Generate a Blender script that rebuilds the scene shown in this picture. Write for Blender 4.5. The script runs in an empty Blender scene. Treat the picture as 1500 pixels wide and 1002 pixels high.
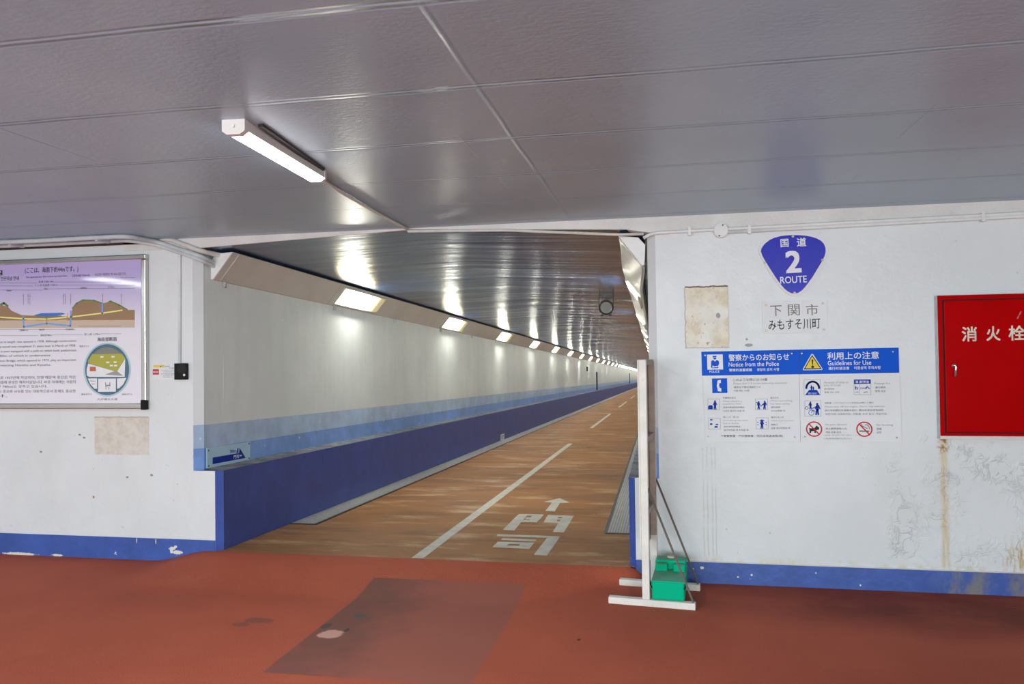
import bpy, bmesh, math, random
from mathutils import Vector, Matrix
random.seed(7)
SC = bpy.context.scene
COL = SC.collection

# ------------------------------------------------------------------ camera
FPX, YAW, PITCH, ROLL, HC = 1140.66, -.19149, .020117, -.012671, 1.6
cy, sy, cp, sp = math.cos(YAW), math.sin(YAW), math.cos(PITCH), math.sin(PITCH)
F_ = Vector((sy*cp, cy*cp, sp)); R0 = Vector((cy, -sy, 0)); U0 = R0.cross(F_)
R_ = R0*math.cos(ROLL) + U0*math.sin(ROLL); U_ = U0*math.cos(ROLL) - R0*math.sin(ROLL)
EYE = Vector((0, 0, HC))
cam = bpy.data.cameras.new('camera'); cam.sensor_width = 36; cam.lens = FPX*36/1500
cam.clip_start = .05; cam.clip_end = 600
camo = bpy.data.objects.new('camera', cam); COL.objects.link(camo)
camo.matrix_world = Matrix(((R_.x, U_.x, -F_.x, EYE.x), (R_.y, U_.y, -F_.y, EYE.y), (R_.z, U_.z, -F_.z, EYE.z), (0, 0, 0, 1)))
SC.camera = camo

# ------------------------------------------------------------------ light and exposure
world = bpy.data.worlds.new('world'); SC.world = world; world.use_nodes = True
world.node_tree.nodes['Background'].inputs[0].default_value = (.5, .53, .6, 1)
world.node_tree.nodes['Background'].inputs[1].default_value = .05
SC.view_settings.view_transform = 'Standard'; SC.view_settings.look = 'None'
SC.view_settings.gamma = 1; SC.view_settings.exposure = 0.35

def area(name, loc, sx, sy_, power, col):
    l = bpy.data.lights.new(name, 'AREA'); l.shape = 'RECTANGLE'; l.size = sx; l.size_y = sy_
    l.energy = power; l.color = col
    o = bpy.data.objects.new(name, l); COL.objects.link(o); o.location = loc
    return o
COOL = (.88, .97, .98)
# broad fill light added behind the camera, and the hall's ceiling tubes
o = area('added_rear_fill', (-1.2, -5.3, 1.25), 11, 2.3, 640, (.85, .97, .985)); o.rotation_euler = (math.radians(90), 0, 0)
for (lx, ly, lp) in [(-1.95, 0.2, 30), (-1.95, 2.0, 14), (-6.2, 0.2, 20), (-6.6, 3.3, 20)]:
    area('fluorescent', (lx, ly, 2.60), .35, 1.2, lp, COOL)
area('fluorescent_above_opening', (-1.87, 3.57, 2.585), .09, .9, 14, COOL)

# ------------------------------------------------------------------ geometry frame
D = 6.01                    # plane of the hall's end wall
ZC = 2.655                  # hall ceiling
ZF = -.10                   # hall floor
G = .02653                  # fall of the tunnel floor per metre
Y1 = 230.0                  # end of the modelled tunnel
XL, XR = -3.879, -.107      # tunnel walls
DL, DR = -3.69, -.275       # faces of the low blue walls
def slope(y): return -G*(y-6.01)
def narrow(x, y):           # the walkway draws in a little with distance
    t = min(max((y-6.01), 0), 74)
    return x - .0095*t*(x-XL)/(XR-XL)

def ray(px, py): return R_*((px-750)/FPX) + U_*(-(py-501)/FPX) + F_
class Plane:
    """a real surface: origin o, axes u, v, outward normal n"""
    def __init__(s, o, u, v):
        s.o = Vector(o); s.u = Vector(u).normalized(); v = Vector(v); s.v = (v - s.u*v.dot(s.u)).normalized(); s.n = s.u.cross(s.v)
    def at(s, px, py):
        d = ray(px, py); p = EYE + d*((s.o-EYE).dot(s.n)/d.dot(s.n)) - s.o
        return (p.dot(s.u), p.dot(s.v))
    def p3(s, uv, h=0): return s.o + s.u*uv[0] + s.v*uv[1] + s.n*h
    def tilt(s, a, b):          # same plane, u along the edge a-b
        A = s.p3(s.at(*a)); B = s.p3(s.at(*b)); return Plane(A, B-A, s.v)
WALL = Plane((0, D, 0), (1, 0, 0), (0, 0, 1))
LWALL = Plane((XL, D, 0), (0, 1, -G), (0, 0, 1))
LDADO = Plane((DL, D, 0), (0, 1, -G), (0, 0, 1))
TFLOOR = Plane((0, D, 0), (1, 0, 0), (0, 1, -G))

# ------------------------------------------------------------------ mesh helpers
def new_bm(): return bmesh.new()
def add_box(bm, x0, x1, y0, y1, z0, z1, bev=0, seg=1):
    vs = [bm.verts.new(p) for p in [(x0,y0,z0),(x1,y0,z0),(x1,y1,z0),(x0,y1,z0),(x0,y0,z1),(x1,y0,z1),(x1,y1,z1),(x0,y1,z1)]]
    fs = [bm.faces.new([vs[i] for i in f]) for f in [(3,2,1,0),(4,5,6,7),(0,1,5,4),(1,2,6,5),(2,3,7,6),(3,0,4,7)]]
    if bev:
        es = list({e for f in fs for e in f.edges})
        bmesh.ops.bevel(bm, geom=es, offset=bev, segments=seg, profile=.5, affect='EDGES', clamp_overlap=True)
    return bm
def add_quad(bm, a, b, c, d, mi=0):
    f = bm.faces.new([bm.verts.new(p) for p in (a, b, c, d)]); f.material_index = mi; return f
def add_tube(bm, pts, r, n=10, cap=True):
    pts = [Vector(p) for p in pts]; rings = []
    for i, p in enumerate(pts):
        a = pts[max(i-1, 0)]; b = pts[min(i+1, len(pts)-1)]; t = (b-a).normalized()
        ref = Vector((0, 0, 1)) if abs(t.z) < .9 else Vector((1, 0, 0))
        e1 = t.cross(ref).normalized(); e2 = e1.cross(t)
        k = 1.0
        if 0 < i < len(pts)-1:
            c = (pts[i]-pts[i-1]).normalized().dot((pts[i+1]-pts[i]).normalized()); k = min(1.5, 1/math.sqrt(max(.2, (1+c)/2)))
        rings.append([bm.verts.new(p + (e1*math.cos(2*math.pi*j/n) + e2*math.sin(2*math.pi*j/n))*r) for j in range(n)])
    for A, B in zip(rings, rings[1:]):
        for j in range(n):
            f = bm.faces.new([A[j], A[(j+1) % n], B[(j+1) % n], B[j]]); f.smooth = True
    if cap:
        bm.faces.new(rings[0]); bm.faces.new(rings[-1][::-1])
    return bm
def bend(pts, r=.04, n=4):
    """round the corners of a polyline"""
    pts = [Vector(p) for p in pts]; out = [pts[0]]
    for a, b, c in zip(pts, pts[1:], pts[2:]):
        d1 = (a-b); d2 = (c-b); q = min(r, d1.length*.45, d2.length*.45)
        p, s = b+d1.normalized()*q, b+d2.normalized()*q
        for k in range(n+1):
            t = k/n; out.append(p*(1-t)**2 + b*2*t*(1-t) + s*t*t)
    out.append(pts[-1]); return out
def add_disc(bm, pl, c, r, h0, h1, n=20, rv=None):
    """a short cylinder standing on plane pl from height h0 to h1"""
    rv = rv or r
    A = [bm.verts.new(pl.p3((c[0]+r*math.cos(2*math.pi*i/n), c[1]+rv*math.sin(2*math.pi*i/n)), h0)) for i in range(n)]
    B = [bm.verts.new(pl.p3((c[0]+r*math.cos(2*math.pi*i/n), c[1]+rv*math.sin(2*math.pi*i/n)), h1)) for i in range(n)]
    for i in range(n): bm.faces.new([A[i], A[(i+1) % n], B[(i+1) % n], B[i]])
    bm.faces.new(B); bm.faces.new(A[::-1])
def add_ring(bm, pl, c, ru, rv, w, h, n=40, a0=0, a1=2*math.pi):
    m = n if abs(a1-a0) > 6.2 else n+1
    I = []; O = []
    for i in range(m):
        a = a0+(a1-a0)*i/n
        I.append(bm.verts.new(pl.p3((c[0]+(ru-w)*math.cos(a), c[1]+(rv-w)*math.sin(a)), h)))
        O.append(bm.verts.new(pl.p3((c[0]+ru*math.cos(a), c[1]+rv*math.sin(a)), h)))
    for i in range(n):
        j = (i+1) % m
        bm.faces.new([I[i], O[i], O[j], I[j]])
def add_poly(bm, pl, uvs, h, hb=None):
    """flat shape on a plane at height h; with hb a slab from hb to h"""
    area2 = sum(a[0]*b[1]-b[0]*a[1] for a, b in zip(uvs, uvs[1:]+uvs[:1]))
    if area2 < 0: uvs = uvs[::-1]
    top = [bm.verts.new(pl.p3(q, h)) for q in uvs]
    f = bm.faces.new(top); f.normal_update()
    if hb is not None:
        bot = [bm.verts.new(pl.p3(q, hb)) for q in uvs]
        n = len(uvs)
        for i in range(n): bm.faces.new([bot[i], bot[(i+1) % n], top[(i+1) % n], top[i]])
        bm.faces.new(bot[::-1])
    if len(uvs) > 4: bmesh.ops.triangulate(bm, faces=[f])
def add_px(bm, pl, pts, h, hb=None): add_poly(bm, pl, [pl.at(*p) for p in pts], h, hb)
def add_rect(bm, pl, x0, y0, x1, y1, h, hb=None):
    xm, ym = (x0+x1)/2, (y0+y1)/2
    u0, u1 = pl.at(x0, ym)[0], pl.at(x1, ym)[0]; v1, v0 = pl.at(xm, y0)[1], pl.at(xm, y1)[1]
    add_poly(bm, pl, [(u0, v0), (u1, v0), (u1, v1), (u0, v1)], h, hb)
def add_line(bm, pl, pts, w, h):
    """a painted stroke of width w (metres) through picture points"""
    q = [Vector(pl.at(*p)) for p in pts]
    for a, b in zip(q, q[1:]):
        d = (b-a).normalized(); s = Vector((-d.y, d.x))*w/2; e = d*w*.3
        add_poly(bm, pl, [tuple(a-s-e), tuple(b-s+e), tuple(b+s+e), tuple(a+s-e)], h)

_FC = None
def text_faces(s, bold):
    global _FC
    if _FC is None:
        c = bpy.data.curves.new('glyphs', 'FONT'); _FC = bpy.data.objects.new('glyphs', c); COL.objects.link(_FC)
    c = _FC.data; c.body = s; c.offset = bold; c.resolution_u = 3; c.fill_mode = 'FRONT'
    dg = bpy.context.evaluated_depsgraph_get(); dg.update()
    m = bpy.data.meshes.new_from_object(_FC.evaluated_get(dg))
    vs = [(v.co.x, v.co.y) for v in m.vertices]; fs = [tuple(p.vertices) for p in m.polygons]
    bpy.data.meshes.remove(m)
    return vs, fs
def add_text(bm, pl, s, x0, y0, x1, y1, h, bold=0.0):
    """lettering filling the box x0..x1, y0..y1 on the plane"""
    vs, fs = text_faces(s, 0.0)
    if not vs: return
    a0, a1 = min(v[0] for v in vs), max(v[0] for v in vs); b0, b1 = min(v[1] for v in vs), max(v[1] for v in vs)
    xm, ym = (x0+x1)/2, (y0+y1)/2
    u0, u1 = pl.at(x0, ym)[0], pl.at(x1, ym)[0]; v1, v0 = pl.at(xm, y0)[1], pl.at(xm, y1)[1]
    # heavier weights are built from strokes laid side by side
    sh = [(0, 0)] if bold < .0015 else [(-.75*bold, -.75*bold), (.75*bold, -.75*bold), (-.75*bold, .75*bold), (.75*bold, .75*bold)]
    a0 += sh[0][0]; b0 += sh[0][1]; a1 -= sh[0][0]; b1 -= sh[0][1]
    for k, (dx, dy) in enumerate(sh):
        V = [bm.verts.new(pl.p3((u0+(x+dx-a0)/(a1-a0)*(u1-u0), v0+(y+dy-b0)/(b1-b0)*(v1-v0)), h+k*4e-5)) for x, y in vs]
        for f in fs:
            try: bm.faces.new([V[i] for i in f])
            except ValueError: pass

def wloc(o):
    v = Vector(o.location); p = o.parent
    while p: v = v + p.location; p = p.parent
    return v
def obj(name, bm, mat, parent=None, smooth=False, weld=False, shift=True):
    me = bpy.data.meshes.new(name)
    if weld: bmesh.ops.remove_doubles(bm, verts=bm.verts[:], dist=1e-5)
    if smooth:
        for f in bm.faces: f.smooth = True
    o = bpy.data.objects.new(name, me); COL.objects.link(o)
    if parent is not None:
        o.parent = parent; off = wloc(parent)
        bmesh.ops.translate(bm, verts=bm.verts[:], vec=-off)
    elif shift:
        xs = [v.co for v in bm.verts]
        c = Vector(((min(v.x for v in xs)+max(v.x for v in xs))/2, (min(v.y for v in xs)+max(v.y for v in xs))/2, min(v.z for v in xs)))
        bmesh.ops.translate(bm, verts=bm.verts[:], vec=-c); o.location = c
    bm.to_mesh(me); bm.free()
    for m in (mat if isinstance(mat, (list, tuple)) else [mat]): me.materials.append(m)
    return o
def obj_cells(name, bm, mat, parent, pl, cells):
    """one part per entry: every face goes to the entry whose middle lies nearest"""
    C = [pl.at(*c) for c in cells]; grp = {}
    todo = set(bm.faces)
    while todo:                                        # whole strokes stay together
        st = [todo.pop()]; isl = list(st)
        while st:
            f = st.pop()
            for e in f.edges:
                for g in e.link_faces:
                    if g in todo: todo.discard(g); st.append(g); isl.append(g)
        m = sum((f.calc_center_median() for f in isl), Vector())/len(isl) - pl.o
        u, v = m.dot(pl.u), m.dot(pl.v)
        k = min(range(len(C)), key=lambda i: (C[i][0]-u)**2+(2.0*(C[i][1]-v))**2)
        grp.setdefault(k, []).extend(isl)
    for k in sorted(grp):
        b = bmesh.new(); mp = {}
        for f in grp[k]:
            for v in f.verts:
                if v not in mp: mp[v] = b.verts.new(v.co)
            try: b.faces.new([mp[v] for v in f.verts])
            except ValueError: pass
        obj(name, b, mat, parent)
    bm.free()
def tag(o, label, cat, group=None, kind=None):
    o['label'] = label; o['category'] = cat
    if group: o['group'] = group
    if kind: o['kind'] = kind
    return o
def thing(name, loc, label, cat, group=None):
    o = bpy.data.objects.new(name, None); COL.objects.link(o); o.location = loc; o.empty_display_size = .1
    return tag(o, label, cat, group)
def struct(name, bm, mat, label=None, parent=None, smooth=False):
    o = obj(name, bm, mat, parent, smooth=smooth, shift=False); o['kind'] = 'structure'
    if label: o['label'] = label
    return o

# ------------------------------------------------------------------ materials
class N:
    """small node-building helper"""
    def __init__(s, name):
        s.m = bpy.data.materials.new(name); s.m.use_nodes = True; s.t = s.m.node_tree
        s.b = s.t.nodes['Principled BSDF']; s.pos = None
    def node(s, typ, **kw):
        n = s.t.nodes.new(typ)
        for k, v in kw.items(): setattr(n, k, v)
        return n
    def link(s, a, b): s.t.links.new(a, b)
    def val(s, x, inp):
        if hasattr(x, 'is_linked') or isinstance(x, bpy.types.NodeSocket): s.link(x, inp)
        else: inp.default_value = x
    def P(s):
        if s.pos is None: s.pos = s.node('ShaderNodeNewGeometry').outputs['Position']
        return s.pos
    def xyz(s):
        n = s.node('ShaderNodeSeparateXYZ'); s.link(s.P(), n.inputs[0]); return n.outputs
    def math(s, op, a, b=0.0, c=None, clamp=False):
        n = s.node('ShaderNodeMath', operation=op, use_clamp=clamp)
        s.val(a, n.inputs[0]); s.val(b, n.inputs[1])
        if c is not None: s.val(c, n.inputs[2])
        return n.outputs[0]
    def noise(s, scale=5, detail=4, rough=.55, sc=(1, 1, 1), dist=0, vec=None):
        m = s.node('ShaderNodeMapping'); s.link(vec or s.P(), m.inputs[0]); m.inputs['Scale'].default_value = sc
        n = s.node('ShaderNodeTexNoise'); s.link(m.outputs[0], n.inputs['Vector'])
        n.inputs['Scale'].default_value = scale; n.inputs['Detail'].default_value = detail
        n.inputs['Roughness'].default_value = rough; n.inputs['Distortion'].default_value = dist
        return n.outputs[0]
    def vor(s, scale, sc=(1, 1, 1), feature='F1', out=0):
        m = s.node('ShaderNodeMapping'); s.link(s.P(), m.inputs[0]); m.inputs['Scale'].default_value = sc
        n = s.node('ShaderNodeTexVoronoi', feature=feature); s.link(m.outputs[0], n.inputs['Vector']); n.inputs['Scale'].default_value = scale
        return n.outputs[out]
    def ramp(s, x, a, b, lo=0.0, hi=1.0):
        n = s.node('ShaderNodeMapRange', interpolation_type='SMOOTHSTEP'); s.val(x, n.inputs[0])
        n.inputs[1].default_value = a; n.inputs[2].default_value = b; n.inputs[3].default_value = lo; n.inputs[4].default_value = hi
        return n.outputs[0]
    def mix(s, f, a, b):
        n = s.node('ShaderNodeMix', data_type='RGBA'); s.val(f, n.inputs[0])
        for x, i in ((a, n.inputs[6]), (b, n.inputs[7])):
            if isinstance(x, (tuple, list)): i.default_value = (*x[:3], 1)
            else: s.link(x, i)
        return n.outputs[2]
    def rect(s, x0, x1, z0, z1, soft=.01, jit=.0, axes=(0, 2), jscale=30):
        """1 inside a rectangle on two world axes, ragged by noise"""
        c = s.xyz(); a, b = c[axes[0]], c[axes[1]]
        if jit:
            j = s.math('MULTIPLY', s.math('SUBTRACT', s.noise(jscale, 3), .5), jit*2)
            a = s.math('ADD', a, j); b = s.math('ADD', b, j)
        f = s.math('MULTIPLY', s.ramp(a, x0-soft, x0+soft), s.ramp(a, x1-soft, x1+soft, 1, 0))
        g = s.math('MULTIPLY', s.ramp(b, z0-soft, z0+soft), s.ramp(b, z1-soft, z1+soft, 1, 0))
        return s.math('MULTIPLY', f, g)
    def ell(s, cx, cz, rx, rz, axes=(0, 2), jit=.3, jscale=20, soft=.15):
        c = s.xyz()
        a = s.math('DIVIDE', s.math('SUBTRACT', c[axes[0]], cx), rx); b = s.math('DIVIDE', s.math('SUBTRACT', c[axes[1]], cz), rz)
        r = s.math('SQRT', s.math('ADD', s.math('MULTIPLY', a, a), s.math('MULTIPLY', b, b)))
        r = s.math('ADD', r, s.math('MULTIPLY', s.math('SUBTRACT', s.noise(jscale, 3), .5), jit*2))
        return s.ramp(r, 1-soft, 1+soft, 1, 0)
    def bump(s, h, strength=.3, dist=.01, prev=None):
        n = s.node('ShaderNodeBump'); n.inputs['Strength'].default_value = strength; n.inputs['Distance'].default_value = dist
        s.link(h, n.inputs['Height'])
        if prev is not None: s.link(prev, n.inputs['Normal'])
        return n.outputs[0]
    def out(s, color=None, rough=None, normal=None, metal=None, spec=None, coat=None):
        if color is not None:
            if isinstance(color, (tuple, list)): s.b.inputs['Base Color'].default_value = (*color[:3], 1)
            else: s.link(color, s.b.inputs['Base Color'])
        if rough is not None: s.val(rough, s.b.inputs['Roughness'])
        if normal is not None: s.link(normal, s.b.inputs['Normal'])
        if metal is not None: s.val(metal, s.b.inputs['Metallic'])
        if spec is not None: s.val(spec, s.b.inputs['Specular IOR Level'])
        if coat is not None: s.b.inputs['Coat Weight'].default_value = coat; s.b.inputs['Coat Roughness'].default_value = .1
        return s.m
def paint(name, col, rough=.5, var=.12, vs=6, metal=0, bump=.0, bs=60, spec=None, dirt=None):
    n = N(name); a = tuple(c*(1-var) for c in col); b = tuple(min(1, c*(1+var)) for c in col)
    c = n.mix(n.ramp(n.noise(vs, 5), .3, .7), a, b)
    if dirt: c = n.mix(n.ramp(n.noise(18, 6, .65), .55, .75, 0, dirt[1]), c, dirt[0])
    nr = n.bump(n.noise(bs, 3), .4, bump) if bump else None
    return n.out(c, rough, nr, metal, spec)
def flat(name, col, rough=.45, metal=0): return paint(name, col, rough, .03, 3, metal, spec=(.5 if metal or rough < .2 else .08))
def emit(name, col, strength):
    n = N(name); n.b.inputs['Base Color'].default_value = (*col, 1)
    n.b.inputs['Emission Color'].default_value = (*col, 1); n.b.inputs['Emission Strength'].default_value = strength
    return n.m

def wxz(px, py):
    u = WALL.at(px, py); return u[0], u[1]
WHITE = (.725, .75, .765)
def wall_paint(name, side):
    n = N(name)
    big = n.noise(1.3, 5, .6); fine = n.noise(9, 6, .65)
    c = n.mix(n.ramp(big, .3, .7), tuple(v*.93 for v in WHITE), WHITE)
    c = n.mix(n.ramp(n.noise(2.2, 6, .6, (1, 1, .35)), .52, .8, 0, .35), c, (.60, .60, .58))
    c = n.mix(n.ramp(n.noise(26, 3, .5), .735, .76, 0, .7), c, (.42, .41, .40))
    x, y, z = n.xyz()
    h = n.math('ADD', n.math('MULTIPLY', big, 1.0), n.math('MULTIPLY', fine, .28))
    nr = n.bump(h, .35, .03)
    nr = n.bump(n.noise(70, 4, .6), .25, .003, nr)
    if side == 'right':
        x0, z1 = wxz(1003, 421); x1, z0 = wxz(1068, 509)
        m = n.rect(x0, x1, z0, z1, .006, .012)
        pc = n.mix(n.ramp(n.noise(14, 6, .65), .35, .65), (.73, .67, .55), (.62, .53, .38))
        pc = n.mix(n.ramp(n.noise(5, 4), .45, .62), pc, (.72, .70, .64))
        pc = n.mix(n.ramp(n.noise(38, 3), .66, .72), pc, (.38, .30, .19))
        c = n.mix(m, c, pc)
        c = n.mix(n.rect(x0, x1, z1-.004, z1+.007, .003, .006), c, (.16, .14, .11))
        nr = n.bump(n.math('MULTIPLY', m, -1.0), .6, .012, nr)
        for px, py, rx, rz in [(1052, 462, .016, .02), (1097, 505.5, .028, .012), (1094, 497, .009, .009)]:
            ex, ez = wxz(px, py); c = n.mix(n.ell(ex, ez, rx, rz), c, (.30, .29, .30))
        # rust run under the hydrant cabinet
        xa, zb = wxz(1376, 640); xb, za = wxz(1392, 832)
        m = n.rect(xa, xb, za, zb, .015, .012, jscale=12)
        st = n.ramp(n.noise(9, 5, .6, (4, 1, .5)), .34, .66)
        c = n.mix(n.math('MULTIPLY', m, n.math('ADD', n.math('MULTIPLY', st, .55), .2)), c, (.60, .44, .20))
        xt, zt = wxz(1381, 650); c = n.mix(n.math('MULTIPLY', n.ell(xt, zt, .032, .075, jit=1.1, jscale=40, soft=.4), n.ramp(n.noise(34, 4), .4, .56)), c, (.36, .19, .04))
        xt, zt = wxz(1499, 822); c = n.mix(n.math('MULTIPLY', n.ell(xt, zt, .10, .15, jit=.9, soft=.6), n.ramp(n.noise(15, 5, .6, (2.5, 1, .5)), .44, .66)), c, (.52, .36, .13))
        # runs below the notice board
        for px in (1030, 1036, 1043, 1048):
            xq, zq = wxz(px, 655); xq, zz = wxz(px+2, 815)
            c = n.mix(n.math('MULTIPLY', n.rect(xq-.004, xq+.004, zz, zq, .004, .008, jscale=6), n.ramp(n.noise(3, 3, .5, (1, 1, 1.2)), .34, .56, 0, .55)), c, (.50, .47, .40))
        # blistered paint
        xa, zb = wxz(1305, 640); xb, za = wxz(1560, 832)
        reg = n.math('MULTIPLY', n.rect(xa, xb, za, zb, .08, .12, jscale=4), n.ramp(n.noise(3.2, 4, .6), .42, .56))
        cr = n.ramp(n.noise(9, 4, .6, dist=.8), .445, .5); cr2 = n.ramp(n.noise(9, 4, .6, dist=.8), .5, .555, 1, 0)
        rid = n.math('MULTIPLY', n.math('MULTIPLY', cr, cr2), reg)
        rid = n.math('MULTIPLY', rid, n.ramp(n.noise(2.1, 3), .4, .7)); nr = n.bump(rid, .58, .017, nr)
        c = n.mix(n.math('MULTIPLY', n.ramp(z, .05, .12, 1, 0), n.ramp(n.noise(16, 5), .45, .6)), c, (.66, .60, .45))
    else:
        x0, z1 = wxz(138, 611); x1, z0 = wxz(218, 667)
        m = n.rect(x0, x1, z0, z1, .006, .014)
        pc = n.mix(n.ramp(n.noise(11, 6, .65), .35, .68), (.69, .645, .58), (.58, .50, .41))
        c = n.mix(n.math('MULTIPLY', m, .85), c, pc)
        c = n.mix(n.rect(x0, x1, z1-.003, z1+.005, .003, .006), c, (.50, .46, .40))
        ex, ez = wxz(137, 728); c = n.mix(n.ell(ex, ez, .010, .012), c, (.33, .22, .10))
        for px, py in [(117, 637), (123, 641), (222, 696), (186, 699), (60, 512+150)]:
            ex, ez = wxz(px, py); c = n.mix(n.ell(ex, ez, .014, .008, jit=.9, jscale=60), c, (.25, .26, .28))
        nr = n.bump(n.math('MULTIPLY', m, -1.0), .5, .006, nr)
    return n.out(c, n.ramp(fine, .3, .7, .34, .5), nr, spec=.45)
M = {}
M['wall_right'] = wall_paint('white_wall_paint', 'right')
M['wall_left'] = wall_paint('white_wall_paint_left', 'left')
def blue_paint(name, col, chips=True, grimy=False):
    n = N(name)
    c = n.mix(n.ramp(n.noise(3, 6, .65), .35, .7), tuple(v*.85 for v in col), tuple(v*1.12 for v in col))
    if chips: c = n.mix(n.ramp(n.noise(12, 5, .6), .69, .705), c, (.78, .77, .72))
    if grimy:
        x, y, z = n.xyz()
        xa = WALL.at(1355, 850)[0]; xb = WALL.at(1400, 850)[0]
        g = n.math('MULTIPLY', n.ramp(x, xa, xb), n.ramp(n.noise(4, 6, .65, (1.6, 1, .8)), .42, .62))
        c = n.mix(n.math('MULTIPLY', g, .8), c, n.mix(n.noise(7, 4), (.15, .17, .20), (.30, .24, .13)))
    if grimy:
        for px, py, rx, rz in [(253, 803, .03, .014), (258, 800.5, .016, .012), (261, 809, .045, .016), (252, 807, .014, .02), (201, 792, .004, .022), (229, 793, .004, .02), (1028, 831.5, .014, .010), (1015, 833, .008, .008), (30, 811, .16, .012), (85, 813, .06, .010), (1195, 839, .006, .006), (1101, 842, .008, .008), (1260, 857, .006, .006), (1081, 845, .006, .006)]:
            ex, ez = wxz(px, py); c = n.mix(n.ell(ex, ez, rx, rz, jit=.7, jscale=50), c, (.74, .72, .66))
    return n.out(c, .4, n.bump(n.noise(20, 4), .3, .01))
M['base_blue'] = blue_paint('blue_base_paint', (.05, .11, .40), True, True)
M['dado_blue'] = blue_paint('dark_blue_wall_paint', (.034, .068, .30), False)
M['edge_blue'] = blue_paint('blue_edge_paint', (.050, .105, .42), True)
M['band_light'] = blue_paint('pale_blue_band_paint', (.40, .53, .72), True)
M['band_mid'] = blue_paint('mid_blue_band_paint', (.19, .34, .70), True)
def tunnel_paint():
    n = N('tunnel_wall_paint')
    c = n.mix(n.ramp(n.noise(1.2, 5, .6), .3, .7), (.66, .70, .70), (.74, .78, .78))
    c = n.mix(n.ramp(n.noise(3.5, 6, .65, (1, 1.6, .12)), .42, .8, 0, .35), c, (.52, .54, .52))
    c = n.mix(n.ramp(n.noise(13, 3, .5), .73, .75, 0, .8), c, (.85, .85, .83))
    c = n.mix(n.ramp(n.noise(8, 3, .5), .755, .77, 0, .5), c, (.33, .50, .72))
    nr = n.bump(n.noise(6, 5, .6, (1, 1, .4)), .25, .012)
    return n.out(c, n.ramp(n.noise(4, 5, .6, (1, 2, .15)), .3, .7, .40, .52), nr, spec=.4)
M['tunnel_wall'] = tunnel_paint()
def ledge_mat():
    n = N('dusty_ledge')
    c = n.mix(n.ramp(n.noise(7, 6, .65), .35, .65), (.13, .15, .20), (.30, .31, .32))
    return n.out(c, .8)
M['ledge'] = ledge_mat()
def ceiling_mat():
    n = N('grey_gloss_ceiling'); x, y, z = n.xyz()
    wob = n.math('MULTIPLY', n.math('SUBTRACT', n.noise(.9, 3), .5), .05)
    yy = n.math('ADD', y, wob)
    fr = n.math('PINGPONG', n.math('SUBTRACT', yy, 2.19-.735*20), .3675)       # 0 on every board joint
    amp = n.ramp(n.noise(.8, 3, .6, (1, .3, 1)), .3, .65, .35, 1)
    ridge = n.math('MULTIPLY', n.ramp(fr, 0, .014, 1, 0), amp)
    groove = n.math('MULTIPLY', n.math('MULTIPLY', n.ramp(fr, .008, .016), n.ramp(fr, .016, .03, 1, 0)), amp)
    h = n.math('SUBTRACT', ridge, n.math('MULTIPLY', groove, .7))
    xx = n.math('ADD', x, n.math('MULTIPLY', wob, .6))
    dark = groove
    for xl, w, lo in [(-.69, .016, .3), (-.93, .006, .5), (1.15, .006, .5), (-2.9, .008, .45), (-4.4, .008, .45)]:
        d = n.math('ABSOLUTE', n.math('SUBTRACT', xx, xl))
        h = n.math('ADD', h, n.math('MULTIPLY', n.ramp(d, 0, w, 1, 0), n.ramp(n.noise(1.1+w*9, 3), lo, lo+.15, 0, .7)))
    c = n.mix(n.ramp(n.noise(.7, 4, .6), .3, .7), (.30, .44, .56), (.355, .50, .62))
    c = n.mix(n.ramp(n.noise(3, 5, .6, (1, .4, 1)), .45, .75, 0, .4), c, (.29, .39, .49))
    c = n.mix(n.math('MULTIPLY', dark, .35), c, (.12, .11, .12))
    nr = n.bump(n.noise(2.0, 3, .5, (.5, 1, 1)), .18, .02)
    nr = n.bump(n.noise(55, 4, .6, (.5, 1, 1)), .45, .005, nr)
    nr = n.bump(h, .55, .012, nr)
    return n.out(c, .31, nr, spec=.65)
M['ceiling'] = ceiling_mat()
def tunnel_ceiling_mat():
    n = N('dark_gloss_tunnel_ceiling'); x, y, z = n.xyz()
    c = n.mix(n.ramp(n.noise(1.1, 5, .6, (1, .5, 1)), .3, .7), (.020, .05, .14), (.035, .08, .18))
    for xl in (-3.22, -.74):
        d = n.math('ABSOLUTE', n.math('SUBTRACT', x, xl)); c = n.mix(n.ramp(d, .006, .012, 1, 0), c, (.008, .008, .01))
    h = n.math('ADD', n.noise(1.5, 3, .5, (.15, 1, 1)), n.math('MULTIPLY', n.noise(6, 4, .55, (.12, 1, 1)), .35))
    nr = n.bump(h, .34, .045)
    return n.out(c, n.ramp(n.noise(3, 4, .6, (.2, 1, 1)), .3, .7, .15, .26), nr, spec=.8)
M['tunnel_ceiling'] = tunnel_ceiling_mat()
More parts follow.
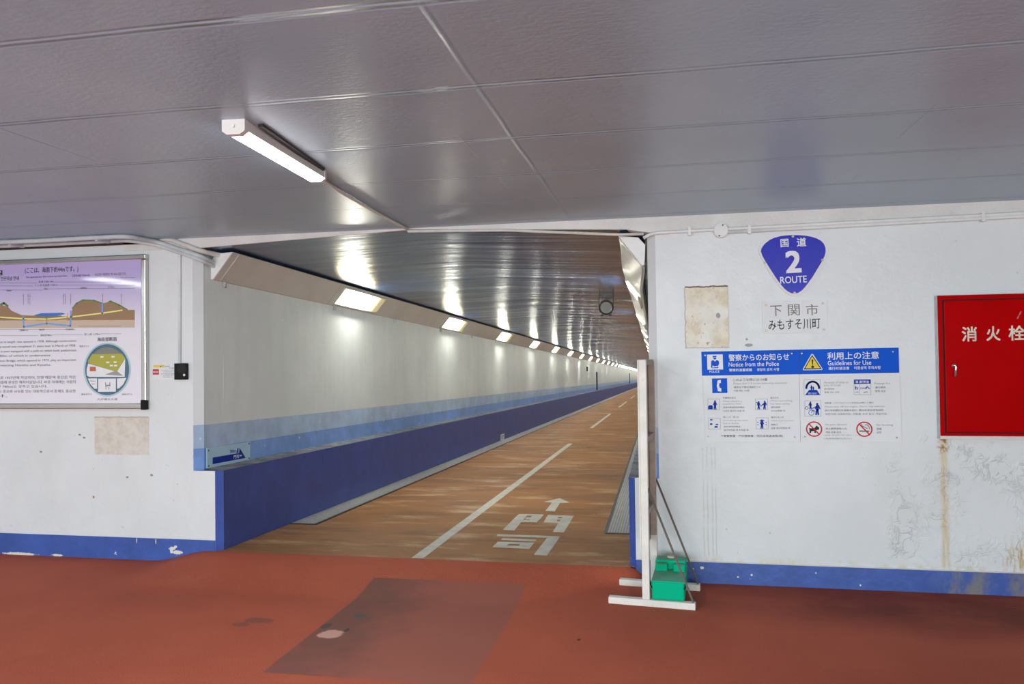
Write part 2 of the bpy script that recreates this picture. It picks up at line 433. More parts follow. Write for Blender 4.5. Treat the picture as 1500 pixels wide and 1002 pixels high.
def red_floor():
    n = N('red_floor_coating'); x, y, z = n.xyz()
    c = n.mix(n.ramp(n.noise(1.1, 5, .6), .3, .7), (.385, .076, .037), (.465, .098, .048))
    c = n.mix(n.ramp(n.noise(120, 3, .6), .35, .72, 0, .4), c, (.52, .17, .12))
    c = n.mix(n.rect(-2.175, -1.01, 3.945, 5.62, .006, .004, (0, 1)), c, n.mix(n.ramp(n.math('ADD', n.math('MULTIPLY', n.noise(4, 5, .6), .55), n.ramp(x, -2.2, -1.2, 0, .45)), .25, .62), (.21, .085, .067), (.345, .108, .078)))
    fl = Plane((0, 0, ZF), (1, 0, 0), (0, 1, 0))
    for px, py, rx, ry, col in [(484, 929, .075, .075, (.60, .33, .26)), (527, 902, .045, .035, (.10, .10, .085)), (478, 917, .035, .05, (.10, .075, .06)), (508, 923, .014, .03, (.08, .06, .05)),
                                (380, 909, .10, .05, (.27, .085, .06)), (352, 915, .07, .035, (.27, .085, .06)), (848, 937, .012, .02, (.09, .03, .02))]:
        u = fl.at(px, py); c = n.mix(n.ell(u[0], u[1], rx, ry, (0, 1), .45, 16), c, col)
    # broad ragged ellipse of darker coating below the hydrant cabinet
    dark_zone = n.math('MULTIPLY', n.ell(1.9, 5.62, 1.5, .42, (0, 1), .35, 1.6, .75), n.ramp(n.noise(2.6, 5, .6, (.6, 1.2, 1)), .25, .6, .45, 1))
    c = n.mix(n.math('MULTIPLY', dark_zone, .8), c, (.12, .027, .018))
    nr = n.bump(n.noise(140, 3, .6), .4, .004)
    return n.out(c, .7, nr, spec=.12)
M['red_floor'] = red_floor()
def tunnel_floor_mat():
    n = N('orange_brown_walkway_coating')
    c = n.mix(n.ramp(n.noise(.9, 5, .6), .3, .7), (.33, .142, .046), (.41, .18, .060))
    st = n.ramp(n.noise(2.2, 6, .62, (.55, 1.6, 1)), .50, .72)
    c = n.mix(n.math('MULTIPLY', st, .9), c, (.56, .36, .18))
    c = n.mix(n.ramp(n.noise(1.6, 5, .6, (.5, 1.3, 1), vec=None), .5, .36, 0, .5), c, (.17, .078, .03))
    c = n.mix(n.ramp(n.noise(160, 2), .3, .8, 0, .22), c, (.42, .25, .12))
    return n.out(c, n.ramp(st, 0, 1, .6, .42), n.bump(n.noise(90, 3), .25, .003), spec=.2)
M['tunnel_floor'] = tunnel_floor_mat()
M['marking'] = paint('worn_white_road_paint', (.62, .60, .53), .6, .1, 8, dirt=((.42, .34, .24), .5))
def grating():
    n = N('grey_drain_grating'); x, y, z = n.xyz()
    a = n.math('PINGPONG', x, .0125); b = n.math('PINGPONG', y, .0125)
    m = n.math('MINIMUM', n.ramp(a, .003, .006), n.ramp(b, .003, .006))
    c = n.mix(m, (.55, .55, .53), (.20, .20, .20)); c = n.mix(n.ramp(n.noise(30, 4), .4, .7, 0, .5), c, (.22, .21, .19))
    return n.out(c, .55)
M['grating'] = grating()
M['dark_steel'] = flat('dark_steel', (.05, .05, .05), .5, .6)
M['lintel'] = paint('beige_white_paint', (.66, .635, .62), .45, .06, 4, bump=.006)
M['trunk'] = paint('beige_metal_sheet', (.58, .56, .52), .38, .05, 2)
M['trunk_gloss'] = paint('gloss_beige_metal_sheet', (.56, .54, .49), .2, .06, 2, bump=.02, bs=3)
M['cap_white'] = paint('white_metal_cap', (.78, .78, .78), .4, .04, 5)
M['steel'] = flat('brushed_steel', (.55, .53, .50), .26, 1)
M['chrome'] = flat('chrome', (.75, .75, .75), .12, 1)
M['galv'] = paint('galvanised_steel', (.52, .55, .57), .4, .1, 15, .7)
M['pipe'] = paint('painted_conduit', (.62, .60, .56), .42, .08, 10)
M['pipe_white'] = paint('white_conduit', (.74, .735, .73), .42, .05, 10)
M['pipe_blue'] = paint('pale_grey_conduit', (.55, .58, .60), .4, .06, 10)
M['brown'] = paint('brown_strip', (.07, .045, .035), .5, .2, 8)
M['black'] = flat('black_plastic', (.018, .017, .017), .4)
M['black_ink'] = flat('black_print', (.03, .03, .035), .5)
M['grey_ink'] = flat('grey_print', (.36, .34, .35), .5)
M['dgrey_ink'] = flat('dark_grey_print', (.12, .12, .13), .5)
M['blue_ink'] = flat('blue_print', (.004, .095, .62), .45)
M['blue_pic'] = flat('blue_pictogram_print', (.006, .05, .42), .45)
M['red_ink'] = flat('red_print', (.52, .02, .025), .4)
M['yellow_ink'] = flat('yellow_print', (.80, .60, .06), .4)
M['white_ink'] = flat('white_print', (.80, .80, .82), .4)
M['board'] = flat('white_sign_panel', (.755, .77, .79), .4)
M['route_blue'] = paint('blue_enamel', (.018, .022, .46), .14, .03, 3, spec=.22)
M['route_white'] = flat('white_enamel', (.76, .74, .75), .3)
M['dir_pale'] = flat('pale_blue_sign_panel', (.42, .60, .72), .35)
M['dir_dark'] = flat('deep_blue_print', (.008, .03, .28), .35)
M['screw'] = flat('screw_head', (.30, .24, .17), .4, .7)
M['red_metal'] = paint('red_cabinet_paint', (.42, .0, .001), .3, .06, 3, bump=.002, bs=8, spec=.03)
M['wood_white'] = paint('chipped_white_painted_wood', (.74, .71, .66), .55, .07, 9, dirt=((.45, .38, .31), .5))
M['wood_bare'] = paint('weathered_bare_wood', (.40, .31, .26), .65, .15, 10)
def green_mat():
    n = N('dusty_green_plastic')
    nn = n.node('ShaderNodeNewGeometry'); sx = n.node('ShaderNodeSeparateXYZ'); n.link(nn.outputs['Normal'], sx.inputs[0])
    d = n.math('MULTIPLY', n.ramp(sx.outputs[2], .75, .97), n.ramp(n.noise(12, 6, .65), .3, .62, .35, .95))
    c = n.mix(d, (.0, .44, .235), (.16, .36, .25))
    return n.out(c, .4, spec=.06)
M['green'] = green_mat()
M['rod'] = flat('dull_brown_steel', (.16, .14, .12), .5)
M['cream'] = flat('cream_plastic', (.62, .57, .45), .5)
M['lamp_body'] = flat('white_lamp_plastic', (.72, .70, .68), .4)
M['lamp_on'] = emit('lit_lamp_diffuser', (.97, .97, 1.0), 14)
def window_lamp():
    n = N('lit_tunnel_lamp_glass')
    tc = n.node('ShaderNodeTexCoord'); sx = n.node('ShaderNodeSeparateXYZ'); n.link(tc.outputs['Object'], sx.inputs[0])
    r = n.math('ABSOLUTE', n.math('ADD', sx.outputs[1], .13))
    f = n.math('ADD', n.math('POWER', n.ramp(r, .0, .74, 1, 0), 1.6), .005)                                   # the tube sits behind the middle of the glass
    n.b.inputs['Base Color'].default_value = (.45, .42, .28, 1); n.b.inputs['Roughness'].default_value = .25
    n.link(n.mix(f, (1, .86, .45), (.955, .985, .95)), n.b.inputs['Emission Color'])
    n.link(n.math('MULTIPLY', f, 60.0), n.b.inputs['Emission Strength'])
    return n.m
M['window_lamp'] = window_lamp()

# ================================================================== THE SETTING
XA, XB, YB = -8.5, 6.0, -5.5
# hall floor with the short ramp up to the walkway
def floor_z(x, y):
    s = min(max((x+4.32)/.55, 0), 1)*min(max((-.12-x)/.14, 0), 1)
    t = min(max((x+1.1)/.8, 0), 1); y0 = 5.25 + .62*t*t*(3-2*t)
    r = min(max((y-y0)/(6.0-y0), 0), 1)
    s = s*s*(3-2*s)
    return ZF + (.10)*s*(r*r*(3-2*r)*.4+r*.6)
bm = new_bm()
xs = [XA+i*(XB-XA)/30 for i in range(31)]; xs = sorted(set([x for x in xs if x < -4.6 or x > .3] + [-4.6+.06*i for i in range(83)]))
ys = [YB+i*(5.0-YB)/14 for i in range(15)] + [5.05+.05*i for i in range(20)] + [6.012]
gv = [[bm.verts.new((x, y, floor_z(x, y))) for x in xs] for y in ys]
for j in range(len(ys)-1):
    for i in range(len(xs)-1): bm.faces.new([gv[j][i], gv[j][i+1], gv[j+1][i+1], gv[j+1][i]]).smooth = True
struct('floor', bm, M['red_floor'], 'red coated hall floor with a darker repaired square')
# hall ceiling
bm = new_bm(); add_box(bm, XA, XB, YB, 6.3, ZC, ZC+.1)
struct('ceiling', bm, M['ceiling'], 'glossy grey hall ceiling with board joints')
# unseen sides of the hall
bm = new_bm(); add_box(bm, XA, XB, YB-.1, YB, ZF-.1, ZC+.1); struct('wall_back', bm, M['wall_left'])
bm = new_bm(); add_box(bm, XA-.1, XA, YB-.1, D, ZF-.1, ZC+.1); struct('wall_side_left', bm, M['wall_left'])
bm = new_bm(); add_box(bm, XB, XB+.1, YB-.1, D, ZF-.1, ZC+.1); struct('wall_side_right', bm, M['wall_left'])

def arch(x):                                                         # underside of the lintel / tunnel ceiling
    return 2.645 - (abs(x+1.97)/1.9)*.075 - (.008 if x > -1.97 else 0)*abs(x+1.97)/1.9
ZL, ZB1, ZB2 = .672, .858, 1.058                                      # ledge, blue bands
def end_wall(name, s, xo, xu, xi, xd, xdi, mats):
    """end wall beside the opening; s=+1 left of it, -1 right: upper edge xu (splayed to xi), lower edge xd (to xdi)"""
    bm = new_bm()
    def q(a, b, c, d, m): 
        add_quad(bm, *( (a, b, c, d) if s > 0 else (d, c, b, a)), m)
    Yi, Yd = D+abs(xi-xu), D+abs(xdi-xd)
    q((xo, D, ZL), (xu, D, ZL), (xu, D, ZC), (xo, D, ZC), 0)
    q((xo, D, ZF-.05), (xd, D, ZF-.05), (xd, D, ZL), (xo, D, ZL), 0)
    for z0, z1, m in ((ZL, ZB1, 2), (ZB1, ZB2, 1), (ZB2, ZC, 0)): q((xu, D, z0), (xi, Yi, z0), (xi, Yi, z1), (xu, D, z1), m)
    q((xd, D, ZF-.05), (xdi, Yd, ZF-.05), (xdi, Yd, ZL), (xd, D, ZL), 3)
    q((xu, D, ZL), (xd, D, ZL), (xdi, Yd, ZL), (xi, Yi, ZL), 3)
    return struct(name, bm, mats)
end_wall('wall_left', 1, XA, -3.942, XL, -3.74, DL, [M['wall_left'], M['band_light'], M['band_mid'], M['edge_blue']])
end_wall('wall_right', -1, XB, -.045, XR, -.227, DR, [M['wall_right'], M['band_light'], M['band_mid'], M['edge_blue']])
# blue painted foot of the end wall
bm = new_bm(); add_box(bm, XA, -3.74, D-.007, D, ZF-.05, .088, .002); struct('baseboard_left', bm, M['base_blue'])
bm = new_bm(); add_box(bm, -.227, XB, D-.007, D, ZF-.05, .057, .002); struct('baseboard_right', bm, M['base_blue'])
bm = new_bm(); add_box(bm, -.227, XB, D-.009, D, .057, .064, .001); struct('trim_2', bm, M['lintel'], 'thin cream edge above the blue foot of the wall')
# lintel band
bm = new_bm()
xs_ = [-4.6+.1*i for i in range(27)] + [-1.97+.095*i for i in range(22)]
xs_ = sorted(set(round(x, 4) for x in xs_))
def lint(x): return 2.565+(2.525-2.565)*min(1, max(0, (x+.25)/.25)) if x > -.25 else (arch(x) if x > -3.95 else 2.60)
seq = [x for x in xs_] + [.2, XB]
for a, b in zip(seq, seq[1:]):
    if b > 5: za = zb = 2.53
    else: za, zb = lint(a), lint(b)
    if a < -3.96: za = arch(-3.9); 
    if b < -3.96: zb = arch(-3.9)
    add_quad(bm, (a, D-.012, za), (b, D-.012, zb), (b, D-.012, ZC), (a, D-.012, ZC))
    add_quad(bm, (a, D-.012, za), (a, D+.12, za), (b, D+.12, zb), (b, D-.012, zb))
struct('trim_1', bm, M['lintel'], 'beige lintel band above the tunnel opening')

# tunnel shell
def ylist():
    return [6.07, 7, 8, 9, 10, 12, 15, 20, 27, 35, 45, 60, 80, 120, 170, Y1]
YS = ylist()
def tube_strip(bm, pts, mi=0, flip=False, y0=None):
    """extrude a cross-section polyline down the tunnel"""
    yy = [y0]+[y for y in YS if y > y0] if y0 else YS
    rows = [[bm.verts.new((narrow(x, y), y, z+slope(y))) for x, z in pts] for y in yy]
    for A, B in zip(rows, rows[1:]):
        for i in range(len(pts)-1):
            f = bm.faces.new([A[i], A[i+1], B[i+1], B[i]] if not flip else [B[i], B[i+1], A[i+1], A[i]]); f.material_index = mi
bm = new_bm()
for z0, z1, m in ((ZL, ZB1, 2), (ZB1, ZB2, 1), (ZB2, 2.66, 0)): tube_strip(bm, [(XL, z0), (XL, z1)], m, True)
tube_strip(bm, [(XL, ZL+.012), (XL+.05, ZL+.005), (DL-.03, ZL), (DL, ZL)], 4, False)
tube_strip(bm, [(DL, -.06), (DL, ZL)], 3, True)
wtl = struct('wall_tunnel_left', bm, [M['tunnel_wall'], M['band_light'], M['band_mid'], M['dado_blue'], M['ledge']])
bm = new_bm()
for z0, z1, m in ((ZL, ZB1, 2), (ZB1, ZB2, 1), (ZB2, 2.66, 0)): tube_strip(bm, [(XR, z0), (XR, z1)], m)
tube_strip(bm, [(XR, ZL), (DR, ZL)], 4, True)
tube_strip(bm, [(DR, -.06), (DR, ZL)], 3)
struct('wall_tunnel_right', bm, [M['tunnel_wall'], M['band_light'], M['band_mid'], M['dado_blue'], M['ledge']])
bm = new_bm(); tube_strip(bm, [(x, arch(x)) for x in (-4.0, -3.5, -3.0, -2.5, -1.97, -1.4, -.9, -.4, .0)], 0, False, 6.02)
for f in bm.faces: f.smooth = True
struct('tunnel_ceiling', bm, M['tunnel_ceiling'], 'dark glossy tunnel ceiling')
bm = new_bm(); tube_strip(bm, [(-3.76, 0), (-2.4, 0), (-1.2, 0), (-.20, 0)], 0, True, 6.0)
tfloor = struct('tunnel_floor', bm, M['tunnel_floor'], 'orange-brown walkway floor sloping down into the tunnel')
bm = new_bm(); add_quad(bm, (-6, Y1-1, -9), (2, Y1-1, -9), (2, Y1-1, 4), (-6, Y1-1, 4)); struct('wall_tunnel_end', bm, M['tunnel_wall'])
bm = new_bm(); tube_strip(bm, [(XL+.001, ZB2+.9), (XL+.001, ZB2+.905)], 0, True); bm.free()

# ------------------------------------------------------------------ markings on the walkway
def part_mark(name, polys, parent=tfloor, mat='marking', label=None):
    bm = new_bm()
    for p in polys: add_px(bm, TFLOOR, p, .0025)
    o = obj(name, bm, M[mat], parent); o['kind'] = 'structure'
    if label: o['label'] = label
    return o
bm = new_bm()
def lane(y0, y1):
    for a, b in ((y0, (y0+y1)/2), ((y0+y1)/2, y1)):
        pts = [(narrow(-2.012, a), a), (narrow(-1.912, a), a), (narrow(-1.912, b), b), (narrow(-2.012, b), b)]
        add_poly(bm, TFLOOR, [(x, (y-D)*math.sqrt(1+G*G)) for x, y in pts], .0025)
lane(6.015, 16.93)
for k in range(13): lane(22.2+15*k*1.02, 31+15*k*1.02)
o = obj('lane_line', bm, M['marking'], tfloor); o['kind'] = 'structure'
def zq(pts, ox, oy, s): return [(ox+x/s, oy+y/s) for x, y in pts]
A = lambda pts: zq(pts, 700, 710, 8.35)
part_mark('arrow_marking', [A([(825, 325), (940, 330), (1003, 228), (1060, 226), (1122, 221), (1003, 168), (805, 213), (860, 217), (905, 222)])], label='white arrow painted ahead of the characters')
part_mark('character_marking', [   # the first character
    A([(305, 555), (445, 563), (530, 460), (620, 350+12), (510, 362), (488, 372)]),
    A([(620, 362), (805, 368), (795, 386), (608, 380)]), A([(655, 385), (795, 386), (718, 466), (625, 460), (640, 430)]),
    A([(598, 400), (660, 404), (655, 418), (588, 414)]), A([(585, 414), (652, 418), (648, 428), (575, 424)]), A([(560, 433), (640, 436), (625, 462), (530, 460)]),
    A([(860, 372), (1175, 383), (1165, 402), (845, 392)]), A([(1035, 398), (1172, 388), (1050, 590), (915, 582), (985, 472)]),
    A([(845, 390), (985, 394), (960, 470), (803, 465)]), A([(970, 412), (1040, 415), (1032, 428), (960, 426)]), A([(950, 450), (1010, 452), (990, 473), (940, 470)]), A([(955, 428), (1020, 432), (1018, 436), (950, 434)])],
    label='first of the two white characters painted behind the arrow')
part_mark('character_marking', [
    A([(240, 608), (1010, 634), (990, 660), (230, 632)]), A([(990, 634), (1010, 634), (845, 872), (683, 862), (845, 655)]),
    A([(300, 658), (718, 675), (700, 697), (282, 680)]),
    A([(243, 700), (690, 712), (672, 735), (225, 722)]), A([(225, 722), (380, 727), (350, 748), (200, 742)]), A([(520, 730), (672, 735), (655, 758), (500, 750)]), A([(200, 742), (655, 758), (625, 790), (178, 768)])],
    label='second of the two white characters, nearest the red floor')

# ------------------------------------------------------------------ drain covers beside the walkway
def drain(name, xa, xb, lab):
    t = thing(name, ((xa+xb)/2, 7.26, slope(7.26)), lab, 'drain cover')
    bm = new_bm(); yy = [7.26]+[y for y in YS if y > 7.3]
    def strip(bm, x0, x1, h):
        rows = [[bm.verts.new((narrow(x, y), y, slope(y)+z)) for x, z in ((x0, 0), (x0, h), (x1, h), (x1, 0))] for y in yy]
        for P, Q in zip(rows, rows[1:]):
            for i in range(3): bm.faces.new([P[i+1], P[i], Q[i], Q[i+1]])
    s = 1 if xb > xa else -1
    strip(bm, min(xa, xb-.03*s), max(xa, xb-.03*s), .004); obj('grating', bm, M['grating'], t)
    bm = new_bm(); strip(bm, min(xb-.03*s, xb), max(xb-.03*s, xb), .007)
    add_box(bm, min(xa, xb), max(xa, xb), 7.235, 7.262, slope(7.25)-.004, slope(7.25)+.007); obj('edge_frame', bm, M['dark_steel'], t)
drain('drain_cover', DL, -3.40, 'long grey drain grating along the foot of the left blue tunnel wall')
drain('drain_cover', DR, -.555, 'grey drain grating on the right of the walkway, behind the white stand')

# ================================================================== TUNNEL LAMP TRUNKING
PL = [(-3.877, 2.322), (-3.857, 2.322), (-3.666, 2.556), (-3.827, 2.545), (-3.877, 2.48)]
PR = [(-.131, 2.308), (-.148, 2.306), (-.327, 2.541), (-.175, 2.522), (-.123, 2.462)]
def offL(y): return 0
def offR(y):
    t = min(max((y-6.1)/2.1, 0), 1); return -.066*t*t*(3-2*t) - .0095*(min(max(y-8.2, 0), 72))
def sect(bm, prof, ys_, off, close=True, infl=0):
    rows = [[bm.verts.new((x+off(y), y, z+slope(y))) for x, z in prof] for y in ys_]
    n = len(prof)
    for P, Q in zip(rows, rows[1:]):
        for i in range(n if close else n-1):
            j = (i+1) % n; bm.faces.new([P[i], P[j], Q[j], Q[i]])
    if close: bm.faces.new(rows[0][::-1]); bm.faces.new(rows[-1])
    bmesh.ops.recalc_face_normals(bm, faces=bm.faces[:])
def slab_profile(prof, t0, t1, a, b):
    """a thin plate lying on the sloping face: from fraction a to b, height t0..t1"""
    p0, p1 = Vector((*prof[1], 0)), Vector((*prof[2], 0)); d = p1-p0; n = Vector((d.y, -d.x, 0)).normalized()
    c = sum((Vector((*q, 0)) for q in prof), Vector())/len(prof)
    if n.dot(p0-c) < 0: n = -n
    return [tuple((p0+d*f+n*t)[:2]) for f, t in ((a, t0), (b, t0), (b, t1), (a, t1))]
PITCHY = 4.56
LY = [8.68+PITCHY*k for k in range(48)]
def trunking(nm, prof, off, y0, lab, side, mat):
    t = thing(nm, (prof[0][0], y0, prof[0][1]+slope(y0)), lab, 'lamp trunking')
    ysn = [y0+.02, 6.6, 7.1, 7.6, 8.1, 9] + [y for y in YS if 9 < y < Y1-5]+[Y1-2]
    bm = new_bm(); sect(bm, prof, ysn, off); obj('housing', bm, M[mat], t, smooth=False)
    bm = new_bm(); sect(bm, prof, [y0, y0+.022], off); o = obj('end_cap', bm, M['cap_white'], t); o['label'] = 'bright white end plate'
    edges = [y0+.10] + [y-.15 for y in LY[:14]]
    for a, b in zip(edges, edges[1:]):
        bm = new_bm(); yy = [a+.006]+[a+(b-a)*k/4 for k in (1, 2, 3)]+[b-.006]
        sect(bm, slab_profile(prof, .0005, .006, .015, .985), yy, off); obj('cover_panel', bm, M[mat], t)
    for y in [6.36, 8.75, 10.9, 13.3, 15.6, 17.9]:
        if side < 0: break
        bm = new_bm(); x = prof[0][0]; z = prof[0][1]+slope(y)
        add_box(bm, x, x+.02, y, y+.018, z-.05, z+.001, .003); add_tube(bm, [(x+.012, y+.04, z-.012), (x+.012, y+.04, z-.05)], .006, 6)
        obj('bracket', bm, M['galv'], t)
    return t
trunking('lamp_trunking', PL, offL, 6.18, 'beige sloping metal trunking with lit windows along the left tunnel wall', 1, 'trunk')
trunking('lamp_trunking', PR, offR, 6.10, 'beige sloping metal trunking with a white end plate at the right tunnel wall', -1, 'trunk_gloss')

ORD = ['first', 'second', 'third', 'fourth', 'fifth', 'sixth', 'seventh', 'eighth', 'ninth', 'tenth', 'eleventh', 'twelfth']
def lamp_proto(prof, side):
    y0, y1 = 0, 1.36
    loc = Vector((prof[1][0], 8.68+.68, prof[1][1]+slope(8.68+.68)))
    t = thing('tunnel_lamp', loc, '', 'lamp', 'lit windows of the left trunking' if side > 0 else 'lit windows of the right trunking')
    yy = [8.68, 9.0, 9.36, 9.7, 10.04]
    o_ = (lambda y: 0)
    bm = new_bm(); sect(bm, slab_profile(prof, .0062, .008, .14, .86), yy, o_); obj('lit_glass', bm, M['window_lamp'], t)
    bm = new_bm()
    for a, b, h in ((.08, .14, .030), (.86, .92, .016)): sect(bm, slab_profile(prof, .004, h, a, b), [8.65, 10.07], o_)
    for a, b in ((8.65, 8.685), (10.035, 10.07)): sect(bm, slab_profile(prof, .004, .014, .14, .86), [a, b], o_)
    obj('frame', bm, M['trunk'], t)
    return t
def lamp_row(prof, off, side):
    p = lamp_proto(prof, side)
    for k, y in enumerate(LY):
        if k == 0: t = p
        else:
            t = p.copy(); COL.objects.link(t)
            for c in p.children:
                d = c.copy(); COL.objects.link(d); d.parent = t
            t.location = p.location + Vector((off(y+.68)-offs0, y-LY[0], slope(y)-slope(LY[0])))
        if k == 0:
            offs0 = 0; 
            t.location = t.location + Vector((off(y+.68), 0, 0)); offs0 = off(y+.68)
        sd = 'left' if side > 0 else 'right'
        if k < 12: t['label'] = f'{ORD[k]} lit window lamp from the tunnel mouth in the {sd} sloping trunking'
        else: t['label'] = f'lit window lamp far down the {sd} trunking, tiny, beyond the twelfth'
lamp_row(PL, offL, 1)
lamp_row(PR, offR, -1)

# ------------------------------------------------------------------ things on the left tunnel wall
pl = LWALL.tilt((302, 686.2), (365.4, 673.6))
t = thing('direction_sign', LWALL.p3(LWALL.at(333, 680), .002), 'pale blue direction sign with a dark blue arrow above the ledge', 'sign')
bm = new_bm(); add_px(bm, LWALL, [(301.9, 656.2), (365.4, 647.5), (365.4, 673.5), (302.2, 686.1)], .008, .001); obj('panel', bm, M['dir_pale'], t)
S5 = lambda pts: zq(pts, 295, 640, 16.7)
bm = new_bm(); add_px(bm, LWALL, S5([(250, 505), (900, 395), (910, 262), (1060, 515), (250, 668)]), .0095); obj('arrow', bm, M['dir_dark'], t)
bm = new_bm()
pt = LWALL.tilt((340, 664), (353, 661.5))
add_text(bm, pt, '門司', 340.6, 666.4, 348.4, 671.6, .011, .02); add_text(bm, pt, '側', 349, 666.2, 352.6, 668.6, .011, .02)
obj('lettering', bm, M['white_ink'], t)
bm = new_bm(); add_text(bm, pt, '780m', 335.2, 658.6, 344.2, 663.2, .0095, .02)
add_px(bm, LWALL, S5([(835, 395), (862, 262), (892, 305), (878, 310), (884, 385)]), .0095); obj('distance_lettering', bm, M['dir_dark'], t)
bm = new_bm()
for p in ((304.3, 660), (304.5, 682.5), (363.6, 650), (363.6, 671)): add_disc(bm, LWALL, LWALL.at(*p), .008, .007, .0105, 8)
obj('screws', bm, M['dark_steel'], t)
bm = new_bm(); add_px(bm, LWALL, [(327, 521), (355, 519), (355, 583), (327, 585)], .0025, 0)
tag(obj('wall_plate', bm, M['tunnel_wall']), 'grey painted flat plate on the left tunnel wall, above the pale blue direction sign', 'plate')
for (y, za, zb, lab) in [(45.9, 1.76, .70, 'tall dark cable duct standing on the ledge far down the left tunnel wall'), (40.1, 2.0, 1.76, 'short dark box high on the left tunnel wall before the tall duct'),
                         (91, 1.9, .7, 'farthest dark duct on the left tunnel wall')]:
    bm = new_bm(); add_box(bm, XL+.004, XL+.07, y-.12, y+.12, slope(y)+zb, slope(y)+za, .01)
    tag(obj('cable_duct', bm, M['dark_steel']), lab, 'cable duct')
bm = new_bm()
y0 = LDADO.at(735.3, 640)[0]
add_rect(bm, LDADO, 733.2, 635.8, 738.6, 644.2, .004, 0)
t = thing('distance_marker', LDADO.p3(LDADO.at(735.5, 644), 0), 'tiny white marker low on the dark blue left tunnel wall', 'marker')
obj('plate', bm, M['white_ink'], t)
bm = new_bm(); add_rect(bm, LDADO, 733.9, 638.3, 737.9, 639.2, .006); add_rect(bm, LDADO, 733.9, 641.3, 736.9, 642.2, .006); obj('print', bm, M['dgrey_ink'], t)

# round fixture under the tunnel ceiling
Yr = 11.6
PRN = Plane((0, Yr, 0), (1, 0, 0), (0, 0, 1)); c = PRN.at(888, 450.5); ztop = arch(-.83)+slope(Yr)
t = thing('ceiling_speaker', (c[0], Yr, c[1]-.13), 'round grey disc in a dark ring bracket hanging under the tunnel ceiling', 'ceiling fixture')
bm = new_bm(); add_disc(bm, PRN, c, .082, -.05, .012, 28); obj('disc_face', bm, flat('mid_grey_disc', (.30, .30, .29), .35), t)
bm = new_bm()
ring = [PRN.p3((c[0]+.1*math.cos(a), c[1]+.1*math.sin(a)), .0) for a in [2*math.pi*i/28 for i in range(29)]]
add_tube(bm, ring, .013, 8, False); obj('ring_bracket', bm, M['dark_steel'], t)
bm = new_bm()
for sx in (-.105, .105): add_box(bm, c[0]+sx-.005, c[0]+sx+.005, Yr-.006, Yr+.006, c[1]-.03, ztop+.01)
for sx in (-.06, .06): add_box(bm, c[0]+sx-.02, c[0]+sx+.02, Yr-.01, Yr+.01, c[1]-.125, c[1]-.105, .003)
obj('hanger', bm, M['dark_steel'], t)
a = PRN.p3(PRN.at(901, 437.7)); b = PRN.p3(PRN.at(929, 441))
bm = new_bm(); add_tube(bm, [a, b], .013, 8)
tag(obj('conduit_pipe', bm, M['pipe']), 'short pale conduit from the round ceiling fixture to the right trunking', 'conduit')

# ================================================================== HALL CEILING LAMP
ang = math.radians(3.2)
t = thing('ceiling_lamp', (-1.852, 3.57, ZC), 'white batten ceiling lamp, lit, on the grey hall ceiling', 'ceiling lamp')
t.rotation_euler[2] = 0
def lampbm(f):
    bm = new_bm(); f(bm)
    bmesh.ops.rotate(bm, verts=bm.verts[:], cent=(0, 0, 0), matrix=Matrix.Rotation(ang, 3, 'Z'))
    bmesh.ops.translate(bm, verts=bm.verts[:], vec=t.location); return bm
def prism_y(bm, prof, y0, y1):
    A = [bm.verts.new((x, y0, z)) for x, z in prof]; B = [bm.verts.new((x, y1, z)) for x, z in prof]; n = len(prof)
    for i in range(n): bm.faces.new([A[i], A[(i+1) % n], B[(i+1) % n], B[i]])
    bm.faces.new(A[::-1]); bm.faces.new(B); bmesh.ops.recalc_face_normals(bm, faces=bm.faces[:])
HP = [(-.05, 0), (.05, 0), (.05, -.045), (.03, -.047), (-.03, -.047), (-.05, -.045)]
CP = [(-.053, 0), (.053, 0), (.053, -.05), (.03, -.066), (-.03, -.066), (-.053, -.05)]
obj('housing', lampbm(lambda b: prism_y(b, HP, -.45, .45)), M['lamp_body'], t)
obj('end_cap', lampbm(lambda b: prism_y(b, CP, -.485, -.45)), M['lamp_body'], t)
obj('end_cap', lampbm(lambda b: prism_y(b, CP, .45, .475)), M['lamp_body'], t)
obj('lit_diffuser', lampbm(lambda b: prism_y(b, [(.049, -.040), (.047, -.05), (.028, -.064), (-.028, -.064), (-.047, -.05), (-.049, -.040)], -.45, .45)), M['lamp_on'], t)
def dk(b):
    o = Vector((-.0, -.488, -.03)); P = Plane(o, (1, 0, 0), (0, 0, 1)); add_disc(b, P, (0, 0), .008, 0, .004, 12)
obj('cap_plug', lampbm(dk), M['cap_white'], t)
bm = new_bm(); CE = Plane((0, 0, ZC), (1, 0, 0), (0, -1, 0))
add_px(bm, CE, [(378, 182), (385, 181), (476, 246), (468, 249), (447, 232)], .012, 0)
tag(obj('mounting_plate', bm, M['dark_steel']), 'dark left-over mounting plate on the ceiling along the batten lamp', 'plate')
bm = new_bm(); zc = ZC-.012
add_tube(bm, bend([(-1.90, 4.05, zc), (-1.95, 4.5, zc), (-1.985, 5.2, zc), (-2.0, 5.975, zc), (-2.0, 5.982, 2.628), (-1.2, 5.982, 2.602), (-.33, 5.982, 2.53), (-.13, 5.982, 2.527)], .05), .011, 10)
tag(obj('conduit_pipe', bm, M['pipe']), 'slim conduit from the ceiling lamp down and along the lintel', 'conduit')

